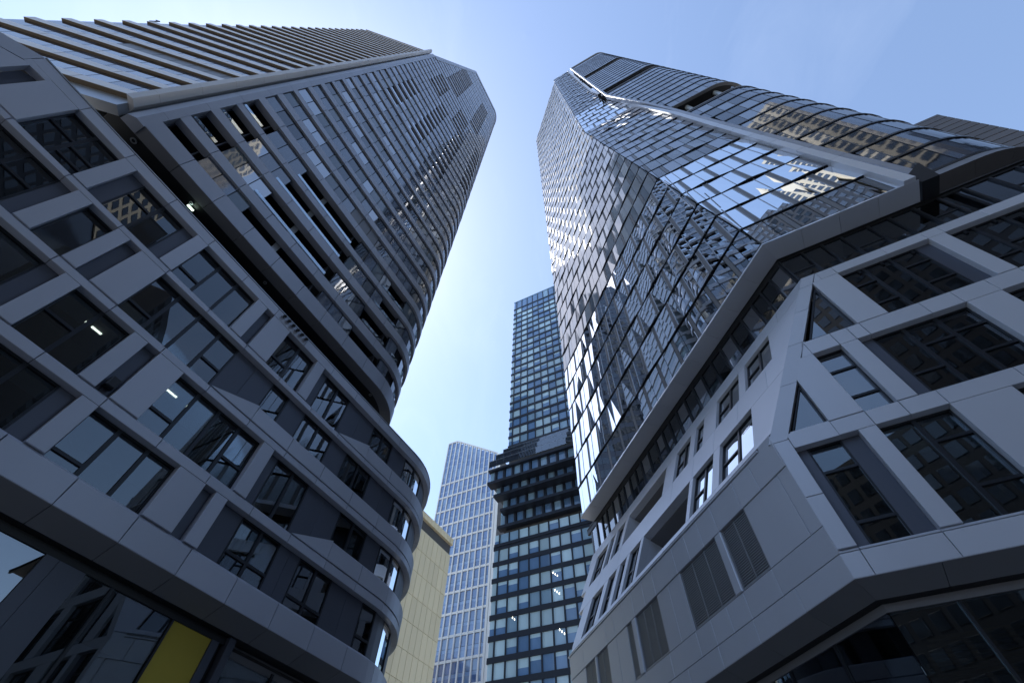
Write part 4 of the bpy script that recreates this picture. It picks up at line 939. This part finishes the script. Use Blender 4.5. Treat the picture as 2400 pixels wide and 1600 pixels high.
# shifted storeys, each slab standing further out than the one below
SH = [(87.6, 57.6, 86.0, 90.6), (89.2, 55.2, 81.0, 86.0), (90.8, 52.8, 75.8, 81.0), (92.1, 53.3, 70.7, 75.8), (93.0, 53.9, 65.6, 70.7)]
for i, (D, ul, zb, ztp) in enumerate(SH):
    k = D / 93.0; F = Face(-61, D); zl = 1.6 + (zb - 1.6) * k; zh = 1.6 + (ztp - 1.6) * k; L = ul * k
    Dn = (SH[i + 1][0] if i < 4 else 93.6) - D
    ob(F.box(14, L, zl - .25, zl + .55, -Dn - .8, .25, 'om_frame'), 8)
    ob(F.box(14, L, zh - .15, zh + .45, -Dn - 1, .2, 'om_frame'), 8) if i == 0 else None
    if i < 4:
        u = L - .4; j = 0
        while u > 16:
            w_ = 2.0 if j else 1.4
            op(F.box(u - w_, u - .1, zl + .56, zh - .16, -.9, -.8, 'om_glass' if j % 3 else 'om_mid'), 1.5)
            omu(F.box(u - w_ - .62, u - w_ - .04, zl + .56, zh - .16, -.95, -.55, 'om_frame'), 1); omu(F.box(u - w_ + .18, u - w_ + .26, zl + .56, zh - .16, -.8, -.7, 'mull'), .5)
            u -= w_ + .68; j += 1
        part(OT, 'wall', F.box(14, L - .6, zl, zh + .4, -14, -1.3, 'concrete'))
        op(F.box(L - .45, L - .35, zl + .56, zh - .16, -4, -.85, 'om_blind'), 1)
COL2 = [52.55 - 2.76 * i for i in range(13)]
zl_ = [69.9, 65.7, 61.55, 57.55, 53.55, 49.4, 45.15, 41.1, 37.0, 32.9, 28.8, 24.7, 20.6]
for i in range(len(zl_) - 1): office(OM, COL2, 54.1, zl_[i + 1], zl_[i], 1.1, teal=.65)
part(OT, 'wall', OM.box(20, 53.9, 0, 69, -20, -.6, 'concrete'))
for i, (D, z, l) in enumerate(((88.0, 87.2, 54.5), (89.0, 90.0, 53.0), (90.5, 92.8, 51.5))):        # stepped glass guards of the terraces
    F = Face(-61, D)
    for a, b_ in zip(grid(16, l, 2.4)[:-1], grid(16, l, 2.4)[1:]): part(OT, 'glass_guard', F.box(a + .02, b_ - .02, z, z + 2.2, -.06, 0, 'rail_glass'))
    part(OT, 'hand_rail', F.box(16, l, z + 2.2, z + 2.28, -.08, .02, 'mull'))
for (u, z, n) in ((38.2, 56.3, 3), (38.0, 52.4, 3), (37.4, 44.4, 3), (48.3, 48.6, 2)):
    for q in range(n): part(OT, 'light_strip', OM.box(u - q * .5, u - q * .5 + .10, z - .7 - q * .45, z - .35 - q * .45, -.149, -.13, 'light'))
op.flush(); ob.flush(); omu.flush()

# ================================================================== white gridded tower
WT = thing('office_tower', 'distant white gridded tower with sloping roof line, left of the dark blue tower', 'tower', Vector((-20, 200, 0)))
WF = Face(-61, 165.0)
wp_ = Batch(WT, 'window_pane'); wf = Batch(WT, 'white_fin'); wr = Batch(WT, 'white_band')
def roofz(u): return 190.9 if u > 126 else 190.9 - (126 - u) * (190.9 - 169.6) / (126 - 95.7)
fins = [132.2] + [129.5 - 3.0 * i for i in range(11)] + [97.3]
lev = [160.3 - 8.72 * i for i in range(17)]
for i, u in enumerate(fins):
    wd_ = .95 if i == len(fins) - 1 else .55
    z = roofz(u)
    for a, b_ in zip([20] + lev[::-1], lev[::-1] + [z]): wf(WF.box(u - wd_ / 2, u + wd_ / 2, a, b_, -.6, .35, 'white'), 2)
wf(WF.box(95.6, 96.7, 20, 169.8, -.6, .2, 'white'), 4)
for a, b_ in zip(fins[:-1], fins[1:]):
    for z in lev: wr(WF.box(b_ + .28, a - .28, z - .45, z + .45, -.5, .2, 'white'), 1)
    lo = 20; stops = sorted(lev) + [min(roofz(a), roofz(b_)) + .3]
    prev = stops[0] - 8.7
    for z in stops:
        n = max(1, round((z - prev) / 4.4))
        if z == stops[-1]: n = max(1, round((z - prev) / 4.3))
        for q in range(n):
            za, zb = prev + (z - prev) * q / n + .06, prev + (z - prev) * (q + 1) / n - .06
            wp_(WF.box(b_ + .28, a - .28, za, zb - (1.3 if q < n - 1 else 0), -.3, -.2, 'wt_glass' if rnd.random() < .7 else 'wt_glass2'), 1.5)
            if q < n - 1: wp_(WF.box(b_ + .28, a - .28, zb - 1.26, zb, -.3, -.22, 'wt_glass2'), 1)
        prev = z
for a, b_ in zip(fins[:-1], fins[1:]):
    wr(WF.prism([(b_, roofz(b_) - .2), (a, roofz(a) - .2), (a, roofz(a) + .6), (b_, roofz(b_) + .6)], -.6, .3, 'white'), 1)
wp_.flush(); wf.flush(); wr.flush()
part(WT, 'wall', WF.prism([(96, 0), (132.3, 0), (132.3, 190), (126, 190), (96, 169)], -30, -.65, 'concrete'))

# ================================================================== beige building, far dark tower, blocks behind the camera
BB = thing('stone_building', 'small sunlit beige clad building between the rounded low block and the white tower', 'building', Vector((-8, 68, 0)))
BF = Face(30, -40.0); bp_ = Batch(BB, 'panel')
for a, b_ in zip(grid(34, 53.4, 1.15)[:-1], grid(34, 53.4, 1.15)[1:]):
    for q in range(13):
        z0 = 3.0 * q + .4
        bp_(BF.box(a + .015, b_ - .015, z0 + .015, z0 + 2.985, -.2, .0, 'beige', .03), 1)
bp_.flush()
part(BB, 'wall', BF.box(30, 53.3, 0, 41.3, -12, -.25, 'concrete')); 
for a, b_ in zip(grid(34, 53.4, .9)[:-1], grid(34, 53.4, .9)[1:]): part(BB, 'coping', BF.box(a + .01, b_ - .01, 40.95, 41.95, -.5, .22, 'beige', .04))
FT = thing('dark_tower', 'dark stone tower with fine horizontal bands, mostly hidden at the far right edge', 'tower', Vector((130, 10, 0)))
FF = Face(-61, 100.0); fb_ = Batch(FT, 'storey_band')
for q in range(26):
    z = 207.5 - 3.95 * q
    fb_(FF.box(-138.4, -100, z - 3.55, z, -.3, 0, 'tower_dark', .05), 2)
fb_.flush(); part(FT, 'wall', FF.box(-138.3, -100, 0, 209, -30, -.35, 'frame')); part(FT, 'parapet', FF.box(-138.4, -100, 207.6, 209.2, -.5, .05, 'tower_dark'))

def backblock(name, label, x0, x1, y0, y1, h, wall, nx, fl_h, side=1, base=0.0):
    """a plain city block: walls with recess-framed windows on the face that looks at the square"""
    t_ = thing(name, label, 'building', Vector(((x0 + x1) / 2, (y0 + y1) / 2, 0)))
    mb = MB(); v, f = box_t(x1 - x0, y1 - y0, h - base); mb.add(v, f, wall); link('wall', mb.mesh('wall'), Matrix.Translation(((x0 + x1) / 2, (y0 + y1) / 2, (h + base) / 2)), t_)
    if base: 
        mb = MB(); v, f = box_t(x1 - x0 - .6, y1 - y0 - .6, base); mb.add(v, f, 'spandrel'); link('glazed_base', mb.mesh('glazed_base'), Matrix.Translation(((x0 + x1) / 2, (y0 + y1) / 2, base / 2)), t_)
    bt = Batch(t_, 'window', 160); w = (x1 - x0) / nx
    for i in range(nx):
        for k in range(int((h - base) / fl_h)):
            z = base + k * fl_h + fl_h * .52
            bt((('bw', round(w, 2), fl_h), lambda: box_t(w * .70, .12, fl_h * .62, .03), Matrix.Translation((x0 + w * (i + .5), (y1 if side > 0 else y0) + .02 * side, z)), 'tglass'), 1)
    bt.flush()
backblock('stone_building', 'tall pale stone building behind the camera mirrored in the curved glass', 41, 62, -68, -48, 186, 'pale_stone', 6, 3.8, 1, 104)
backblock('office_tower', 'broad dark glazed tower behind the camera beside the pale stone one', 9, 40, -69, -49, 160, 'frame', 12, 3.9)
backblock('office_building', 'lower dark glazed block behind the camera facing the square', -14, 8.5, -69, -49, 56, 'frame', 9, 3.7)
backblock('office_tower', 'dark glazed tower behind the camera to the right', 56, 76, -56, -25, 96, 'frame', 9, 3.6)
backblock('stone_building', 'grey rendered block behind the camera on the right', 80, 120, -60, -30, 24, 'grey_stone', 12, 3.4)
backblock('stone_building', 'grey rendered block behind the camera on the left', -70, -15, -66, -46, 30, 'grey_stone', 16, 3.4)
# brown office block across the street that the lower panes of the white tower mirror
nb = thing('office_building', 'brown banded office block hidden behind the left low block', 'building', Vector((-66, 160, 0)))
NM = Matrix.Translation((-66, 160, 0)) @ Matrix.Rotation(R(-28), 4, 'Z')
mb = MB(); v, f = box_t(22, 70, 84); mb.add(v, f, 'pale_stone'); link('wall', mb.mesh('wall'), NM @ Matrix.Translation((0, 0, 42)), nb)
nw = Batch(nb, 'window', 220)
for i in range(24):
    for k in range(22): nw((('nw',), lambda: box_t(.14, 2.3, 2.2, .03), NM @ Matrix.Translation((11.02, -33.5 + 2.9 * i, 3 + 3.75 * k)), 'tglass'), 1)
nw.flush()
# unseen tower behind the left tower, added and sized to shade the right low block
shade_tower = thing('office_tower', 'unseen tower of the same complex, added to keep sun off the right low block', 'tower', Vector((-46, 68, 0)))
ca_, sa_ = math.cos(R(38)), math.sin(R(38))
hb = MB(); v, f = box_t(24, 27, 175); hb.add(v, f, 'dark_panel')
HM = Matrix.Translation((-.788 * 83 + .616 * 27.5, .616 * 83 + .788 * 27.5, 87.5)) @ Matrix.Rotation(R(-38), 4, 'Z'); link('wall', hb.mesh('wall'), HM, shade_tower)
hw = Batch(shade_tower, 'glass_band', 60)
for k in range(43): hw((('hb',), lambda: box_t(24.1, 27.1, 2.2), HM @ Matrix.Translation((0, 0, -85 + 4 * k)), 'tglass'), 1)
hw.flush()
an = thing('wall_hook', 'tiny hooked arm at the far end of a pale ledge of the left tower', 'hook', TL.P(UF, 49.4, .1))
part(an, 'arm', TL.box(UF - .04, UF + .04, 49.0, 50.2, .08, .16, 'frame')); part(an, 'head', TL.box(UF - .28, UF + .04, 50.2, 50.28, .07, .17, 'frame'))
